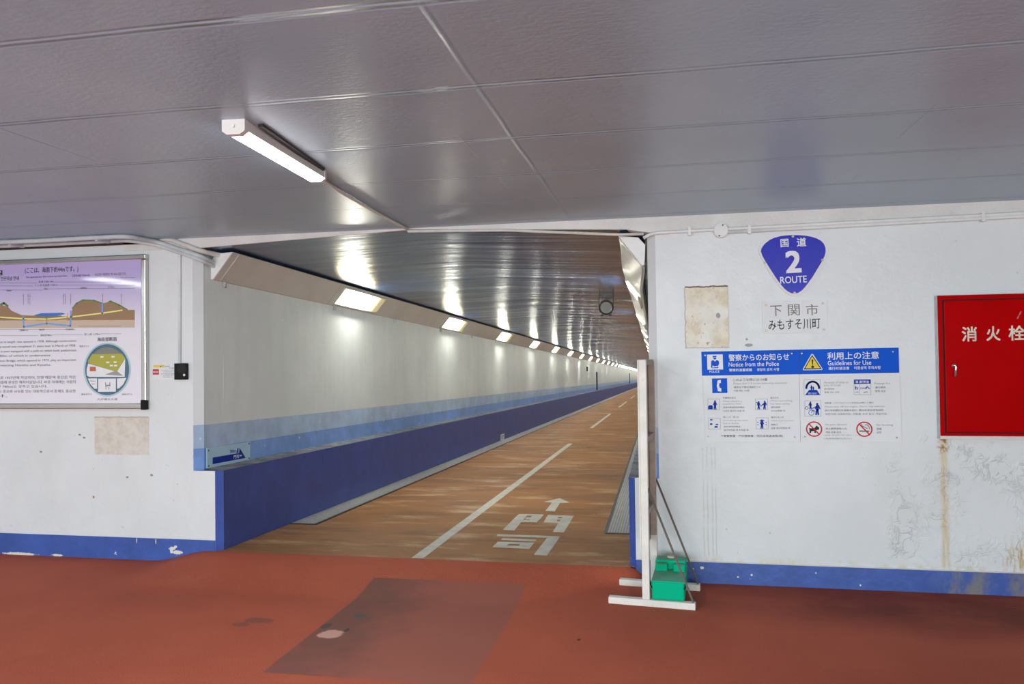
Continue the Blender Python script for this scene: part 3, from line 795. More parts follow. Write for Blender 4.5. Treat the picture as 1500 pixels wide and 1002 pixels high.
# ================================================================== LEFT PIPES
def wp(px, py, off=.02): return WALL.p3(WALL.at(px, py), off)
UC = lambda z: Plane((0, 0, z), (1, 0, 0), (0, 1, 0))
def up(px, py, z=2.633): P = UC(z); return P.p3(P.at(px, py))
for i, (pts, w, r, mat, lab) in enumerate([
    ([(-30, 356.0), (60, 352.6), (150, 347.6), (188, 346.2)], [(232, 354.5), (300, 377)], .019, 'pipe_blue', 'upper pale pipe along the top of the left wall, bending down toward the trunking'),
    ([(-30, 361.6), (60, 358.4), (150, 354), (190, 352)], [(232, 359.5), (300, 382.5)], .016, 'pipe_blue', 'lower pale pipe along the top of the left wall, bending down toward the trunking')]):
    bm = new_bm(); q = [up(x, y) for x, y in pts] + [wp(x, y, .028) for x, y in w]
    q.insert(0, q[0]-Vector((2.2, 0, 0))); q.append(Vector((-3.85, 6.20, q[-1].z-.03)))
    add_tube(bm, bend(q, .12, 6), r, 10); tag(obj('pipe', bm, M[mat]), lab, 'pipe')
bm = new_bm(); q = [wp(238, 349.5, .02), wp(252, 351.5, .02), wp(298, 368.5, .02)]; q.append(Vector((-3.80, 6.22, q[-1].z-.01)))
add_tube(bm, bend(q, .05), .022, 10); tag(obj('pipe', bm, M['pipe']), 'short beige pipe above the bent pipes, beside the end of the left trunking', 'pipe')
bm = new_bm(); a = WALL.at(-60, 367.5); b = WALL.at(216, 355.5)
add_poly(bm, WALL, [(a[0]-2.0, a[1]-.012), (a[0], a[1]-.012), (b[0], b[1]-.012), (b[0], b[1]+.012), (a[0], a[1]+.012), (a[0]-2.0, a[1]+.012)], .012, 0)
tag(obj('cable_strip', bm, M['brown']), 'dark brown strip under the pipes at the top of the left wall', 'strip')
for px, py, lab in ((24, 357.5, 'pale pipe clip above the information board title'), (150, 351, 'pale pipe clip above the right part of the information board')):
    bm = new_bm(); c = up(px, py); add_box(bm, c.x-.014, c.x+.014, c.y-.075, min(c.y+.075, D-.002), 2.610, ZC-.001, .003)
    tag(obj('pipe_clip', bm, M['pipe_blue']), lab, 'clip')

# intercom and its conduit
bm = new_bm(); q = [wp(264.2, 533, .012), wp(264.4, 400, .012), wp(264.6, 372, .012), wp(268, 369.5, .012), wp(276, 372, .012)]
add_tube(bm, bend(q, .03), .012, 10); tag(obj('conduit_pipe', bm, M['pipe_white']), 'slim white conduit running up the wall from the black intercom', 'conduit')
t = thing('intercom', WALL.p3(WALL.at(268.5, 556)), 'small black intercom box with a round grille and button', 'intercom')
S8 = lambda pts: zq(pts, 215, 520, 20.04)
bm = new_bm(); a = WALL.at(259.5, 544); b = WALL.at(276.5, 544); c0 = WALL.at(268, 532.2)[1]; c1 = WALL.at(268, 556)[1]
add_box(bm, a[0], b[0], D-.045, D, c1, c0, .004); obj('case', bm, M['black'], t)
PI_ = Plane((0, D-.045, 0), (1, 0, 0), (0, 0, 1))
bm = new_bm()
for r in (.040, .030, .020, .010): add_ring(bm, PI_, PI_.at(266.4, 540), r, r, .004, .001, 24)
obj('grille', bm, flat('dark_grey_plastic', (.05, .05, .05), .5), t)
bm = new_bm(); add_disc(bm, PI_, PI_.at(270, 549.4), .010, 0, .004, 16); obj('button', bm, M['white_ink'], t)
t = thing('emergency_notice', WALL.p3(WALL.at(240, 556)), 'small white notice plate with a red square beside the intercom', 'notice')
bm = new_bm(); add_rect(bm, WALL, 222.6, 534.2, 257.4, 556.2, .004, 0); obj('plate', bm, M['board'], t)
bm = new_bm(); add_rect(bm, WALL, 224.2, 541, 233.3, 548.8, .005); obj('red_square', bm, M['red_ink'], t)
bm = new_bm(); add_text(bm, WALL, 'SOS', 225, 543.3, 232.4, 546.6, .006, .03); obj('lettering', bm, M['white_ink'], t)
bm = new_bm(); add_rect(bm, WALL, 225.2, 534.8, 241.2, 538.4, .006); obj('yellow_sticker', bm, M['yellow_ink'], t)
bm = new_bm()
for s, x0, y0_, x1, y1_ in [('非常時', 242, 535.8, 249, 537.8), ('緊急通報', 248.5, 538.4, 255, 540), ('ボタンを押してください', 236.5, 541.6, 256, 543.2), ('Emergency call', 240, 544, 253, 545.6), ('按下按钮 即可通话', 236.5, 546.8, 256, 548.5), ('비상시 버튼을 누르고', 239.5, 549.6, 254, 551), ('말씀하십시오', 240, 551.6, 253, 553)]:
    add_text(bm, WALL, s, x0, y0_, x1, y1_, .005)
add_disc(bm, WALL, WALL.at(236.2, 536.6), .006, .0062, .0068, 10)
obj('small_print', bm, M['dgrey_ink'], t)

# ================================================================== RIGHT CONDUITS
for pts, r, lab in [([(942.5, 349.5), (952, 344.2), (962, 342), (1045, 337.3), (1200, 329.2), (1340, 321.7), (1560, 310)], .013, 'upper white conduit along the top of the right wall, through the round box'),
                    ([(1060, 341.2), (1200, 334), (1340, 326.4), (1560, 314.6)], .013, 'lower white conduit along the top of the right wall, from the round box rightward')]:
    bm = new_bm(); q = [wp(x, y, .028) for x, y in pts]; q.append(q[-1]+Vector((2.4, 0, 0)))
    add_tube(bm, bend(q, .05), r, 10); tag(obj('conduit_pipe', bm, M['pipe_white']), lab, 'conduit')
t = thing('junction_box', WALL.p3(WALL.at(1055.5, 349)), 'round white junction box on the conduits above the route sign', 'junction box')
bm = new_bm(); c = WALL.at(1055.5, 339); add_disc(bm, WALL, c, .052, 0, .05, 28); obj('box', bm, M['pipe_white'], t)
bm = new_bm(); add_disc(bm, WALL, c, .048, .05, .056, 28); obj('lid', bm, M['pipe_white'], t)
bm = new_bm()
for p in ((1053, 347), (1058, 331.5)): add_disc(bm, WALL, WALL.at(*p), .006, .055, .059, 8)
obj('screws', bm, M['dark_steel'], t)
for px, py, lab in ((1010, 339.4, 'small conduit clip left of the round junction box'), (1097, 337, 'small conduit clip right of the round junction box'), (1437, 319, 'small conduit clip above the red hydrant cabinet')):
    bm = new_bm(); u = WALL.at(px, py); add_poly(bm, WALL, [(u[0]-.011, u[1]-.032), (u[0]+.011, u[1]-.032), (u[0]+.011, u[1]+.03), (u[0]-.011, u[1]+.03)], .044, 0)
    tag(obj('conduit_clip', bm, M['pipe_white']), lab, 'clip')

# ================================================================== ROUTE SIGN
S7 = lambda pts: zq(pts, 1000, 320, 4.412)
rp = WALL.tilt((1120, 441), (1208, 436.8))
prof = [(503, 215), (506, 198), (516, 180), (534, 160), (560, 140), (590, 126), (630, 115), (670, 110), (710, 108), (750, 109), (790, 112), (830, 119), (865, 130), (893, 146), (911, 165), (921, 190), (923, 215), (917, 240), (905, 268), (885, 302), (862, 340), (838, 380), (812, 416), (788, 447), (768, 468), (745, 483), (720, 489), (697, 484), (676, 472), (655, 455), (630, 426), (605, 392), (580, 354), (555, 315), (530, 275), (513, 243)]
cx_, cy_ = 713, 290
def grow(k): return S7([(x+(x-cx_)/math.hypot(x-cx_, y-cy_)*k, y+(y-cy_)/math.hypot(x-cx_, y-cy_)*k) for x, y in prof])
t = thing('route_sign', rp.p3(rp.at(1162, 434)), 'blue rounded shield route sign with the number 2 above the name plate', 'sign')
bm = new_bm(); add_px(bm, rp, grow(16), .012, .002); obj('border', bm, M['route_white'], t)
bm = new_bm(); add_px(bm, rp, grow(-1), .0135, .011); obj('blue_face', bm, M['route_blue'], t)
bm = new_bm()
add_text(bm, rp, '国', *S7([(630, 134)])[0], *S7([(682, 187)])[0], .015, .018); add_text(bm, rp, '道', *S7([(735, 126)])[0], *S7([(796, 183)])[0], .015, .018)
add_text(bm, rp, '2', *S7([(662, 210)])[0], *S7([(764, 353)])[0], .015, .035); add_text(bm, rp, 'ROUTE', *S7([(628, 374)])[0], *S7([(800, 419)])[0], .015, .012)
obj('lettering', bm, M['white_ink'], t)
for p in ((710, 118), (530, 287), (900, 270), (721, 482)):
    bm = new_bm(); add_disc(bm, rp, rp.at(*S7([p])[0]), .009, .013, .017, 12); obj('bolt', bm, M['screw'], t)
t = thing('name_plate', rp.p3(rp.at(1165, 490)), 'white name plate with two lines of characters under the route sign', 'sign')
bm = new_bm(); add_px(bm, rp, S7([(513, 536), (928, 524), (938, 740), (515, 746)]), .008, .001); obj('panel', bm, M['board'], t)
bm = new_bm()
for s, a, b in (('下', (565, 563), (640, 632)), ('関', (680, 556), (755, 629)), ('市', (795, 554), (875, 626))): add_text(bm, rp, s, *S7([a])[0], *S7([b])[0], .009, .002)
obj_cells('faded_lettering', bm, flat('faded_grey_brown_print', (.22, .19, .18), .5), t, rp, [S7([(602, 597)])[0], S7([(717, 592)])[0], S7([(835, 590)])[0]])
bm = new_bm(); add_text(bm, rp, 'みもすそ川町', *S7([(553, 651)])[0], *S7([(888, 718)])[0], .009, .006); obj('lettering', bm, M['black_ink'], t)
for p in ((536, 561), (904, 549), (541, 725), (910, 718)):
    bm = new_bm(); add_disc(bm, rp, rp.at(*S7([p])[0]), .009, .008, .012, 10); obj('screw', bm, M['screw'], t)

# ================================================================== NOTICE BOARDS
bp = WALL.tilt((1033, 647), (1320, 646.6)); bp = WALL.tilt((1027.2, 515.3), (1316, 509.2))
HB = .012
def board(nm, corners, hdr, lab):
    t = thing(nm, bp.p3(bp.at((corners[2][0]+corners[3][0])/2, corners[2][1])), lab, 'notice board')
    bm = new_bm(); add_px(bm, bp, corners, HB, .002); obj('panel', bm, M['board'], t)
    bm = new_bm(); add_px(bm, bp, hdr, HB+.0015, HB-.001); obj('blue_header', bm, M['blue_ink'], t)
    return t
def person(bm, pl, x, y, h, s=1, lean=0, h0=HB+.0015):
    """a pictogram figure: head, trunk, two legs, arms; feet at x, y"""
    u = pl.at(x, y-h*.92); add_disc(bm, pl, u, .0042*h/9, h0-.0005, h0, 10)
    add_line(bm, pl, [(x+lean, y-h*.78), (x+lean*.4, y-h*.42)], .0105*h/9, h0)
    add_line(bm, pl, [(x-h*.03, y-h*.45), (x-h*.10, y)], .006*h/9, h0); add_line(bm, pl, [(x+h*.03, y-h*.45), (x+h*.10, y)], .006*h/9, h0)
    add_line(bm, pl, [(x-h*.08+lean, y-h*.76), (x-h*.2+lean, y-h*.5)], .004*h/9, h0); add_line(bm, pl, [(x+h*.08+lean, y-h*.76), (x+h*.2+lean, y-h*.5)], .004*h/9, h0)
def square(bm, x0, y0, x1, y1, w=.0025):
    add_line(bm, bp, [(x0, y0), (x1, y0), (x1, y1), (x0, y1), (x0, y0)], w, HB+.0008)
Q3 = lambda x, y: (1020+x/9.677, 505+y/9.677)      # picture points of the enlarged crops
Q5 = lambda x, y: (1025+x/10, 575+y/10)
Q4 = lambda x, y: (1165+x/9.375, 505+y/9.375)
Q6 = lambda x, y: (1165+x/9.375, 575+y/9.375)
def T(bm, q, s, x0, y0, x1, y1, bold=0.0, h=HB+.002): add_text(bm, bp, s, *q(x0, y0), *q(x1, y1), h, bold)
# left board
t = board('police_notice_board', [(1027.2, 515.3), (1169.2, 512.2), (1172.2, 647), (1033.4, 647)], [(1027.2, 515.3), (1169.2, 512.2), (1169.9, 548.3), (1028.3, 550.3)],
          'white notice board with blue police heading, left of the guideline board')
bm = new_bm(); H = HB+.0025
T(bm, Q3, '警察からのお知らせ', 455, 128, 1312, 225, .014, H); T(bm, Q3, 'Notice from the Police', 456, 244, 1166, 305, .006, H); T(bm, Q3, '警察的温馨提醒', 463, 337, 788, 378, .014, H); T(bm, Q3, '경찰의 공지 사항', 856, 330, 1172, 372, .014, H)
T(bm, Q3, 'POLICE', 184, 364, 325, 396, .012, H); obj_cells('heading_lettering', bm, M['white_ink'], t, bp, [Q3(880, 260), Q3(255, 380)])
bm = new_bm(); add_px(bm, bp, [Q3(150, 140), Q3(372, 136), Q3(378, 350), Q3(156, 354)], HB+.0022); obj('police_pictogram_ground', bm, M['white_ink'], t)
bm = new_bm(); h = HB+.003
add_px(bm, bp, [Q3(228, 158), Q3(282, 156), Q3(284, 178), Q3(230, 180)], h); add_px(bm, bp, [Q3(236, 184), Q3(280, 183), Q3(282, 198), Q3(260, 214), Q3(240, 199)], h)
add_px(bm, bp, [Q3(212, 228), Q3(240, 216), Q3(262, 240), Q3(284, 216), Q3(316, 228), Q3(322, 262), Q3(308, 300), Q3(312, 330), Q3(222, 334), Q3(206, 320), Q3(208, 262)], h)
obj('police_pictogram', bm, M['blue_ink'], t)
bm = new_bm(); add_px(bm, bp, [Q3(228, 292), Q3(250, 306), Q3(304, 300), Q3(300, 316), Q3(246, 320), Q3(226, 330)], HB+.0036); obj('police_pictogram_arm', bm, M['white_ink'], t)
bm = new_bm(); add_px(bm, bp, [Q3(220, 478), Q3(434, 474), Q3(439, 682), Q3(226, 686)], HB+.0015); obj('telephone_ground', bm, M['blue_ink'], t)
bm = new_bm(); add_px(bm, bp, [Q3(345, 496), Q3(300, 504), Q3(288, 580), Q3(304, 656), Q3(352, 664), Q3(352, 616), Q3(330, 608), Q3(320, 580), Q3(326, 545), Q3(347, 540)], HB+.002); obj('telephone_handset', bm, M['white_ink'], t)
bm = new_bm(); g = .003
T(bm, Q3, 'このような時には110番', 518, 474, 1005, 514, .006); T(bm, Q3, '遇到以下情况请拨打110', 528, 585, 905, 614); T(bm, Q3, '이럴 때는 110번', 532, 635, 750, 664)
T(bm, Q5, '不審物がある', 335, 64, 525, 90, g); T(bm, Q5, '发现可疑或危险的物品', 340, 203, 650, 228, g); T(bm, Q5, '수상한 물건이 있을 때', 340, 255, 650, 280, g)
T(bm, Q5, '盗られた', 1032, 62, 1155, 88, g); T(bm, Q5, '遭到盗窃', 1040, 202, 1175, 226, g); T(bm, Q5, '도난당했을 때', 1040, 254, 1242, 278, g)
T(bm, Q5, '落とした・拾った', 342, 344, 570, 370, g); T(bm, Q5, '丢失或拾到物品', 350, 485, 590, 508, g); T(bm, Q5, '잃어버렸을 때 주웠을 때', 350, 534, 710, 560, g)
T(bm, Q5, '迷子になった', 1040, 346, 1228, 374, g); T(bm, Q5, '迷路了', 1040, 456, 1140, 480, g); T(bm, Q5, '길을 잃어버렸을 때', 1042, 506, 1318, 532, g)
T(bm, Q5, '下関警察署・門司警察署・西日本高速道路(株)', 305, 616, 1212, 656, .006)
obj_cells('lettering', bm, M['dgrey_ink'], t, bp, [Q3(760, 560), Q5(500, 170), Q5(1190, 170), Q5(530, 450), Q5(1200, 440), Q5(760, 636)])
bm = new_bm()
T(bm, Q3, 'Please dial 110 in the following situations.', 524, 532, 1290, 564)
T(bm, Q5, 'When there is a', 335, 112, 610, 138); T(bm, Q5, 'suspicious item.', 335, 153, 610, 180); T(bm, Q5, 'When something', 1032, 108, 1350, 136); T(bm, Q5, 'has been stolen.', 1032, 150, 1325, 174)
T(bm, Q5, 'Something has been', 342, 394, 708, 420); T(bm, Q5, 'lost or found.', 342, 434, 572, 460); T(bm, Q5, 'When you are lost', 1040, 400, 1370, 424)
for a in ((118, 92, 286, 250), (812, 92, 990, 250), (128, 372, 300, 534), (825, 368, 1000, 532)): square(bm, *Q5(a[0], a[1]), *Q5(a[2], a[3]))
obj_cells('grey_lettering', bm, M['grey_ink'], t, bp, [Q3(760, 560), Q5(500, 170), Q5(1190, 170), Q5(530, 450), Q5(1200, 440), Q5(760, 636), *[Q5(205, 170), Q5(900, 170), Q5(210, 455), Q5(910, 455)]])
bm = new_bm()
person(bm, bp, *Q5(222, 243), 13); add_px(bm, bp, [Q5(122, 200), Q5(140, 184), Q5(178, 184), Q5(190, 200), Q5(190, 244), Q5(122, 244)], HB+.0015)
person(bm, bp, *Q5(860, 240), 11.5); person(bm, bp, *Q5(946, 240), 12, lean=.6); add_line(bm, bp, [Q5(890, 200), Q5(935, 160)], .006, HB+.0015); add_line(bm, bp, [Q5(825, 140), Q5(850, 160)], .006, HB+.0015)
for q, w, hh in ((Q5(168, 398), 4, 1.8), (Q5(166, 460), 4, 2.4), (Q5(250, 466), 4, 1.8), (Q5(238, 500), 5, 2.6)): add_px(bm, bp, [(q[0]-w/2, q[1]+hh/2), (q[0]-w/2.6, q[1]-hh/2), (q[0]+w/2.6, q[1]-hh/2), (q[0]+w/2, q[1]+hh/2)], HB+.0015)
person(bm, bp, *Q5(908, 522), 13); add_line(bm, bp, [Q5(880, 410), Q5(936, 410)], .008, HB+.0016)
for a in ((848, 436), (850, 470), (968, 436), (968, 470)): add_disc(bm, bp, bp.at(*Q5(*a)), .004, HB, HB+.0015, 8)
obj_cells('pictogram', bm, M['blue_pic'], t, bp, [Q5(205, 170), Q5(900, 170), Q5(210, 455), Q5(910, 455)])
for p in ((1032.6, 520.5), (1159.2, 518), (1037.3, 639.2), (1163.6, 640)):
    bm = new_bm(); add_disc(bm, bp, bp.at(*p), .006, HB, HB+.005, 10); obj('screw', bm, M['screw'], t)
# right board
t = board('guideline_board', [(1169.6, 512.2), (1315.6, 509.2), (1320.4, 646.8), (1172.6, 647)], [(1169.6, 512.2), (1315.6, 509.2), (1316.4, 546), (1170.3, 548.3)],
          'white guideline board with a yellow warning triangle, right of the police board')
bm = new_bm(); H = HB+.0025
T(bm, Q4, '利用上の注意', 432, 97, 1142, 200, .014, H); T(bm, Q4, 'Guidelines for Use', 440, 216, 1036, 280, .006, H); T(bm, Q4, '通行时请注意', 450, 302, 735, 344, .014, H); T(bm, Q4, '이용상의 주의사항', 800, 292, 1166, 338, .014, H)
add_px(bm, bp, [Q4(226, 124), Q4(212, 134), Q4(98, 334), Q4(104, 350), Q4(362, 346), Q4(370, 334), Q4(240, 132)], HB+.0022)
obj_cells('heading_lettering', bm, M['white_ink'], t, bp, [Q4(800, 220), Q4(230, 240)])
bm = new_bm(); add_px(bm, bp, [Q4(226, 136), Q4(108, 340), Q4(360, 336)], HB+.0026); add_px(bm, bp, [Q4(226, 200), Q4(218, 204), Q4(226, 278), Q4(236, 278), Q4(242, 204)], HB+.0036); add_disc(bm, bp, bp.at(*Q4(233, 302)), .010, HB+.0026, HB+.0036, 12)
obj('warning_outline', bm, M['black_ink'], t)
bm = new_bm(); add_px(bm, bp, [Q4(226, 160), Q4(132, 324), Q4(336, 322)], HB+.0031); obj('warning_triangle', bm, M['yellow_ink'], t)
bm = new_bm()
T(bm, Q4, '步行时间', 392, 594, 525, 618, g); T(bm, Q4, '통행 가능 시간', 395, 640, 595, 664, g); T(bm, Q4, '通行费用', 1090, 572, 1228, 600, g); T(bm, Q4, '통행 요금', 1090, 620, 1228, 650, g)
T(bm, Q6, '自転車・バイク(エンジンを切る)は押して通行', 400, 128, 1066, 156, g); T(bm, Q6, '自行车和摩托车请推车前行, 摩托车请关闭发动机', 402, 228, 1204, 256, g); T(bm, Q6, '자전거와 오토바이는 시동을 끄고 밀고 가십시오.', 404, 278, 1258, 308, g)
T(bm, Q6, '禁止携带宠物入内', 412, 480, 696, 508, g); T(bm, Q6, '애완 동물 금지', 414, 530, 618, 556, g); T(bm, Q6, '禁烟', 1110, 482, 1176, 512, g); T(bm, Q6, '금연', 1110, 530, 1172, 560, g)
T(bm, Q4, '0円', 820, 642, 858, 664, g); T(bm, Q4, '20円', 928, 640, 986, 664, g)
obj_cells('lettering', bm, M['dgrey_ink'], t, bp, [Q4(500, 585), Q4(915, 610), Q4(1190, 590), Q6(800, 218), Q6(560, 490), Q6(1200, 490)])
bm = new_bm()
T(bm, Q4, 'Amount of time to', 388, 500, 722, 530); T(bm, Q4, 'pass through', 388, 542, 620, 572); T(bm, Q4, 'Passage fee', 1080, 516, 1294, 548)
T(bm, Q6, "Please turn off the engine. Don't ride vehicles.", 402, 178, 1224, 208); T(bm, Q6, 'No pets allowed', 406, 426, 698, 456); T(bm, Q6, 'No Smoking', 1108, 430, 1334, 462)
T(bm, Q6, '※自転車・原付は降りて押して通行してください', 395, 574, 890, 592); T(bm, Q6, '※ 身体障害者補助犬は除きます', 386, 620, 775, 640)
square(bm, *Q4(116, 480), *Q4(338, 690)); square(bm, *Q6(126, 112), *Q6(348, 324)); square(bm, *Q4(800, 478), *Q4(1030, 684)); add_line(bm, bp, [Q4(878, 545), Q4(878, 684)], .0025, HB+.0008)
obj_cells('grey_lettering', bm, M['grey_ink'], t, bp, [Q4(500, 585), Q4(915, 610), Q4(1190, 590), Q6(800, 218), Q6(560, 490), Q6(1200, 490), *[Q4(230, 600), Q4(915, 590), Q6(235, 220)], Q6(640, 608)])
bm = new_bm()
arc = [Q4(234+88*math.cos(a), 598-92*math.sin(a)) for a in [math.pi*i/14 for i in range(15)]]
add_line(bm, bp, arc, .014, HB+.0015); add_px(bm, bp, [Q4(184, 620), Q4(290, 618), Q4(336, 690), Q4(130, 692)], HB+.0014)
person(bm, bp, *Q4(218, 630), 8); person(bm, bp, *Q4(244, 630), 6)
add_px(bm, bp, [Q4(800, 480), Q4(1026, 476), Q4(1028, 534), Q4(802, 540)], HB+.0015)
person(bm, bp, *Q4(824, 614), 5); person(bm, bp, *Q4(850, 614), 3.5)
for a in (898, 926, 952): add_ring(bm, bp, bp.at(*Q4(a, 596)), .006, .006, .0022, HB+.0015, 14)
add_line(bm, bp, [Q4(962, 600), Q4(985, 572)], .007, HB+.0015); add_line(bm, bp, [Q4(996, 588), Q4(1012, 600)], .007, HB+.0015)
person(bm, bp, *Q6(296, 302), 17, lean=.6); person(bm, bp, *Q6(204, 226), 11, lean=-.4); add_line(bm, bp, [Q6(285, 190), Q6(232, 216)], .006, HB+.0015)
for c_, r in ((Q6(216, 276), .020), (Q6(152, 210), .012)): add_ring(bm, bp, bp.at(*c_), r, r, .0035, HB+.0015, 20)
add_line(bm, bp, [Q6(216, 276), Q6(240, 236), Q6(270, 262)], .004, HB+.0015)
obj_cells('pictogram', bm, M['blue_pic'], t, bp, [Q4(230, 600), Q4(915, 590), Q6(235, 220)])
bm = new_bm(); T(bm, Q4, '¥', 820, 492, 858, 528, .02, HB+.0022); T(bm, Q4, '通行料金', 870, 490, 1006, 526, .02, HB+.0022); T(bm, Q4, '約15分', 172, 652, 288, 682, .004, HB+.0022)
obj_cells('white_lettering', bm, M['white_ink'], t, bp, [Q4(920, 508), Q4(230, 668)])
bm = new_bm()
add_px(bm, bp, [Q6(180, 480), Q6(205, 490), Q6(262, 484), Q6(286, 450), Q6(300, 462), Q6(324, 480), Q6(318, 508), Q6(286, 512), Q6(276, 552), Q6(258, 552), Q6(256, 526), Q6(214, 530), Q6(212, 554), Q6(190, 554), Q6(190, 510)], HB+.0015)
add_px(bm, bp, [Q6(872, 520), Q6(1010, 522), Q6(1010, 536), Q6(872, 534)], HB+.0015); add_line(bm, bp, [Q6(905, 432), Q6(912, 456), Q6(940, 470), Q6(985, 494)], .004, HB+.0015); add_line(bm, bp, [Q6(950, 446), Q6(985, 440), Q6(1004, 470), Q6(1016, 500)], .004, HB+.0015)
obj_cells('black_pictogram', bm, M['black_ink'], t, bp, [Q6(253, 500), Q6(942, 502)])
bm = new_bm()
for cx2, cy2 in ((253, 500), (942, 502)):
    c_ = bp.at(*Q6(cx2, cy2)); ru = abs(bp.at(*Q6(cx2+112, cy2))[0]-c_[0])
    add_ring(bm, bp, c_, ru, ru, ru*.16, HB+.002, 36); add_line(bm, bp, [Q6(cx2-72, cy2-72), Q6(cx2+72, cy2+74)], ru*.15, HB+.0022)
obj_cells('prohibition_ring', bm, M['red_ink'], t, bp, [Q6(253, 500), Q6(942, 502)])
for p in ((1174, 517.8), (1307, 515.2), (1178.6, 639.4), (1312.8, 640.6)):
    bm = new_bm(); add_disc(bm, bp, bp.at(*p), .006, HB, HB+.005, 10); obj('screw', bm, M['screw'], t)

# ================================================================== HYDRANT CABINET
xa, za = WALL.at(1374, 642); xb = xa+.68; zb = WALL.at(1374, 433.8)[1]; DP = .05
t = thing('hydrant_cabinet', (xa+.34, D, za), 'red fire hydrant cabinet set on the right wall', 'cabinet')
bm = new_bm(); add_box(bm, xa-.004, xb, D-DP, D, za, zb, .003); 
obj('body', bm, M['galv'], t)
bm = new_bm(); w = .03; f0, f1 = D-DP-.006, D-DP+.004
x0_, x1_, z0_, z1_ = xa, xb, za+.022, zb
for b_ in ((x0_, x0_+w, z0_, z1_), (x1_-w, x1_, z0_, z1_), (x0_+w, x1_-w, z1_-w, z1_), (x0_+w, x1_-w, z0_, z0_+.02)): add_box(bm, b_[0], b_[1], f0, f1, b_[2], b_[3], .002)
obj('red_frame', bm, M['red_metal'], t)
bm = new_bm(); add_box(bm, x0_+.01, x1_-.01, D-DP-.0015, D-DP+.001, z0_+.01, z1_-.01); obj('door_gap', bm, M['black'], t)
bm = new_bm(); add_box(bm, x0_+w+.008, x1_-w-.008, D-DP-.014, D-DP-.002, z0_+.028, z1_-w-.008, .005, 2); dr = obj('door', bm, M['red_metal'], t)
HP_ = Plane((0, D-DP-.014, 0), (1, 0, 0), (0, 0, 1))
bm = new_bm()
for s, a, b_ in (('消', (1408.8, 478.5), (1431, 500.2)), ('火', (1444.8, 477.8), (1465.3, 499.3)), ('栓', (1477.2, 476.8), (1501.5, 498.8))): add_text(bm, HP_, s, *a, *b_, .0012, .022)
o = obj('lettering', bm, paint('cream_stencil_paint', (.66, .63, .52), .5), dr)
bm = new_bm(); add_line(bm, HP_, [(1490.4, 466.5), (1492.5, 462), (1495.5, 456.8)], .008, .001); obj('scratch', bm, flat('scratched_red', (.50, .18, .17), .5), dr)
bm = new_bm(); u = HP_.at(1396.8, 536)
add_disc(bm, HP_, u, .016, 0, .016, 16); v = HP_.at(1397, 551)
add_tube(bm, bend([HP_.p3((u[0]-.014, u[1]+.004), .02), HP_.p3((u[0]+.008, u[1]), .024), HP_.p3((v[0]+.004, v[1]), .02)], .01), .008, 8)
obj('handle', bm, M['chrome'], dr, smooth=True)
bm = new_bm(); add_box(bm, xa-.002, xb, D-DP-.004, D-DP+.004, za, za+.02, .001); o = obj('bottom_lip', bm, M['lintel'], t); o['label'] = 'pale grey bottom lip'

# ================================================================== INFORMATION BOARD
BD = .045
IB = Plane((0, D-BD, 0), (1, 0, 0), (0, 0, 1))
ir, it = IB.at(206.8, 480)[0], IB.at(120, 383.2)[1]; ib = IB.at(120, 590.8)[1]; il = ir-2.9
ORr, ot, ob = IB.at(213.6, 480)[0], IB.at(120, 375.9)[1], IB.at(120, 599.0)[1]; ol = il-.05
t = thing('information_board', ((ol+ORr)/2, D, ob), 'large framed information board with a purple tunnel map on the left wall', 'information board')
bm = new_bm(); add_box(bm, il-.01, ir+.01, D-BD+.012, D, ib-.01, it+.01)
def ibpanel():
    n = N('printed_information_panel'); x, y, z = n.xyz()
    f = n.ramp(z, 1.78, it-.05)
    c = n.mix(f, (.80, .77, .84), (.50, .41, .72))
    return n.out(c, .06, spec=.5)
M['info'] = ibpanel()
obj('panel', bm, M['info'], t)
for nm, b_ in (('frame_rail', (ol, ORr, it, ot)), ('frame_rail', (ol, ORr, ob, ib)), ('frame_rail', (ir, ORr, ib, it)), ('frame_rail', (ol, il, ib, it))):
    bm = new_bm(); add_box(bm, b_[0], b_[1], D-BD-.004, D, b_[2], b_[3], .008, 2); obj(nm, bm, M['steel'], t)
bm = new_bm(); a = IB.at(206.5, 587); b_ = IB.at(213.4, 600.3); add_box(bm, a[0], b_[0]+.006, D-BD-.012, D-.01, b_[1], b_[1]+.085, .006); obj('corner_cap', bm, M['black'], t)
# printed matter
IP = Plane((0, D-BD+.012, 0), (1, 0, 0), (0, 0, 1)).tilt((0, 598), (206, 596.4))
IP = Plane((0, D-BD+.012, 0), (1, 0, 0), (0, 0, 1))
I8 = lambda x, y: (x/4.355, 370+y/4.355)
def TI(bm, s, x0, y0, x1, y1, bold=0.0): add_text(bm, IP, s, *I8(x0, y0), *I8(x1, y1), .0022, bold)
bm = new_bm()
hill = [I8(*p) for p in [(455, 408), (462, 360), (490, 325), (530, 305), (600, 308), (650, 325), (705, 312), (760, 337), (810, 366), (860, 366), (860, 412)]]
add_px(bm, IP, hill, .0006); add_px(bm, IP, [I8(*p) for p in [(-700, 398), (-300, 370), (-60, 345), (10, 335), (50, 345), (75, 372), (140, 400), (455, 408), (860, 410), (860, 450), (-700, 450)]], .0005)
obj('terrain', bm, flat('brown_print', (.33, .20, .11), .06), t)
bm = new_bm(); add_px(bm, IP, [I8(*p) for p in [(-700, 436), (860, 430), (860, 478), (-700, 490)]], .0009); obj('terrain_foot', bm, flat('tan_print', (.60, .47, .36), .06), t)
bm = new_bm()
add_line(bm, IP, [I8(*p) for p in [(462, 356), (490, 323), (530, 303), (600, 306), (650, 323)]], .012, .001); add_line(bm, IP, [I8(*p) for p in [(690, 318), (705, 310), (760, 334), (812, 364)]], .012, .001)
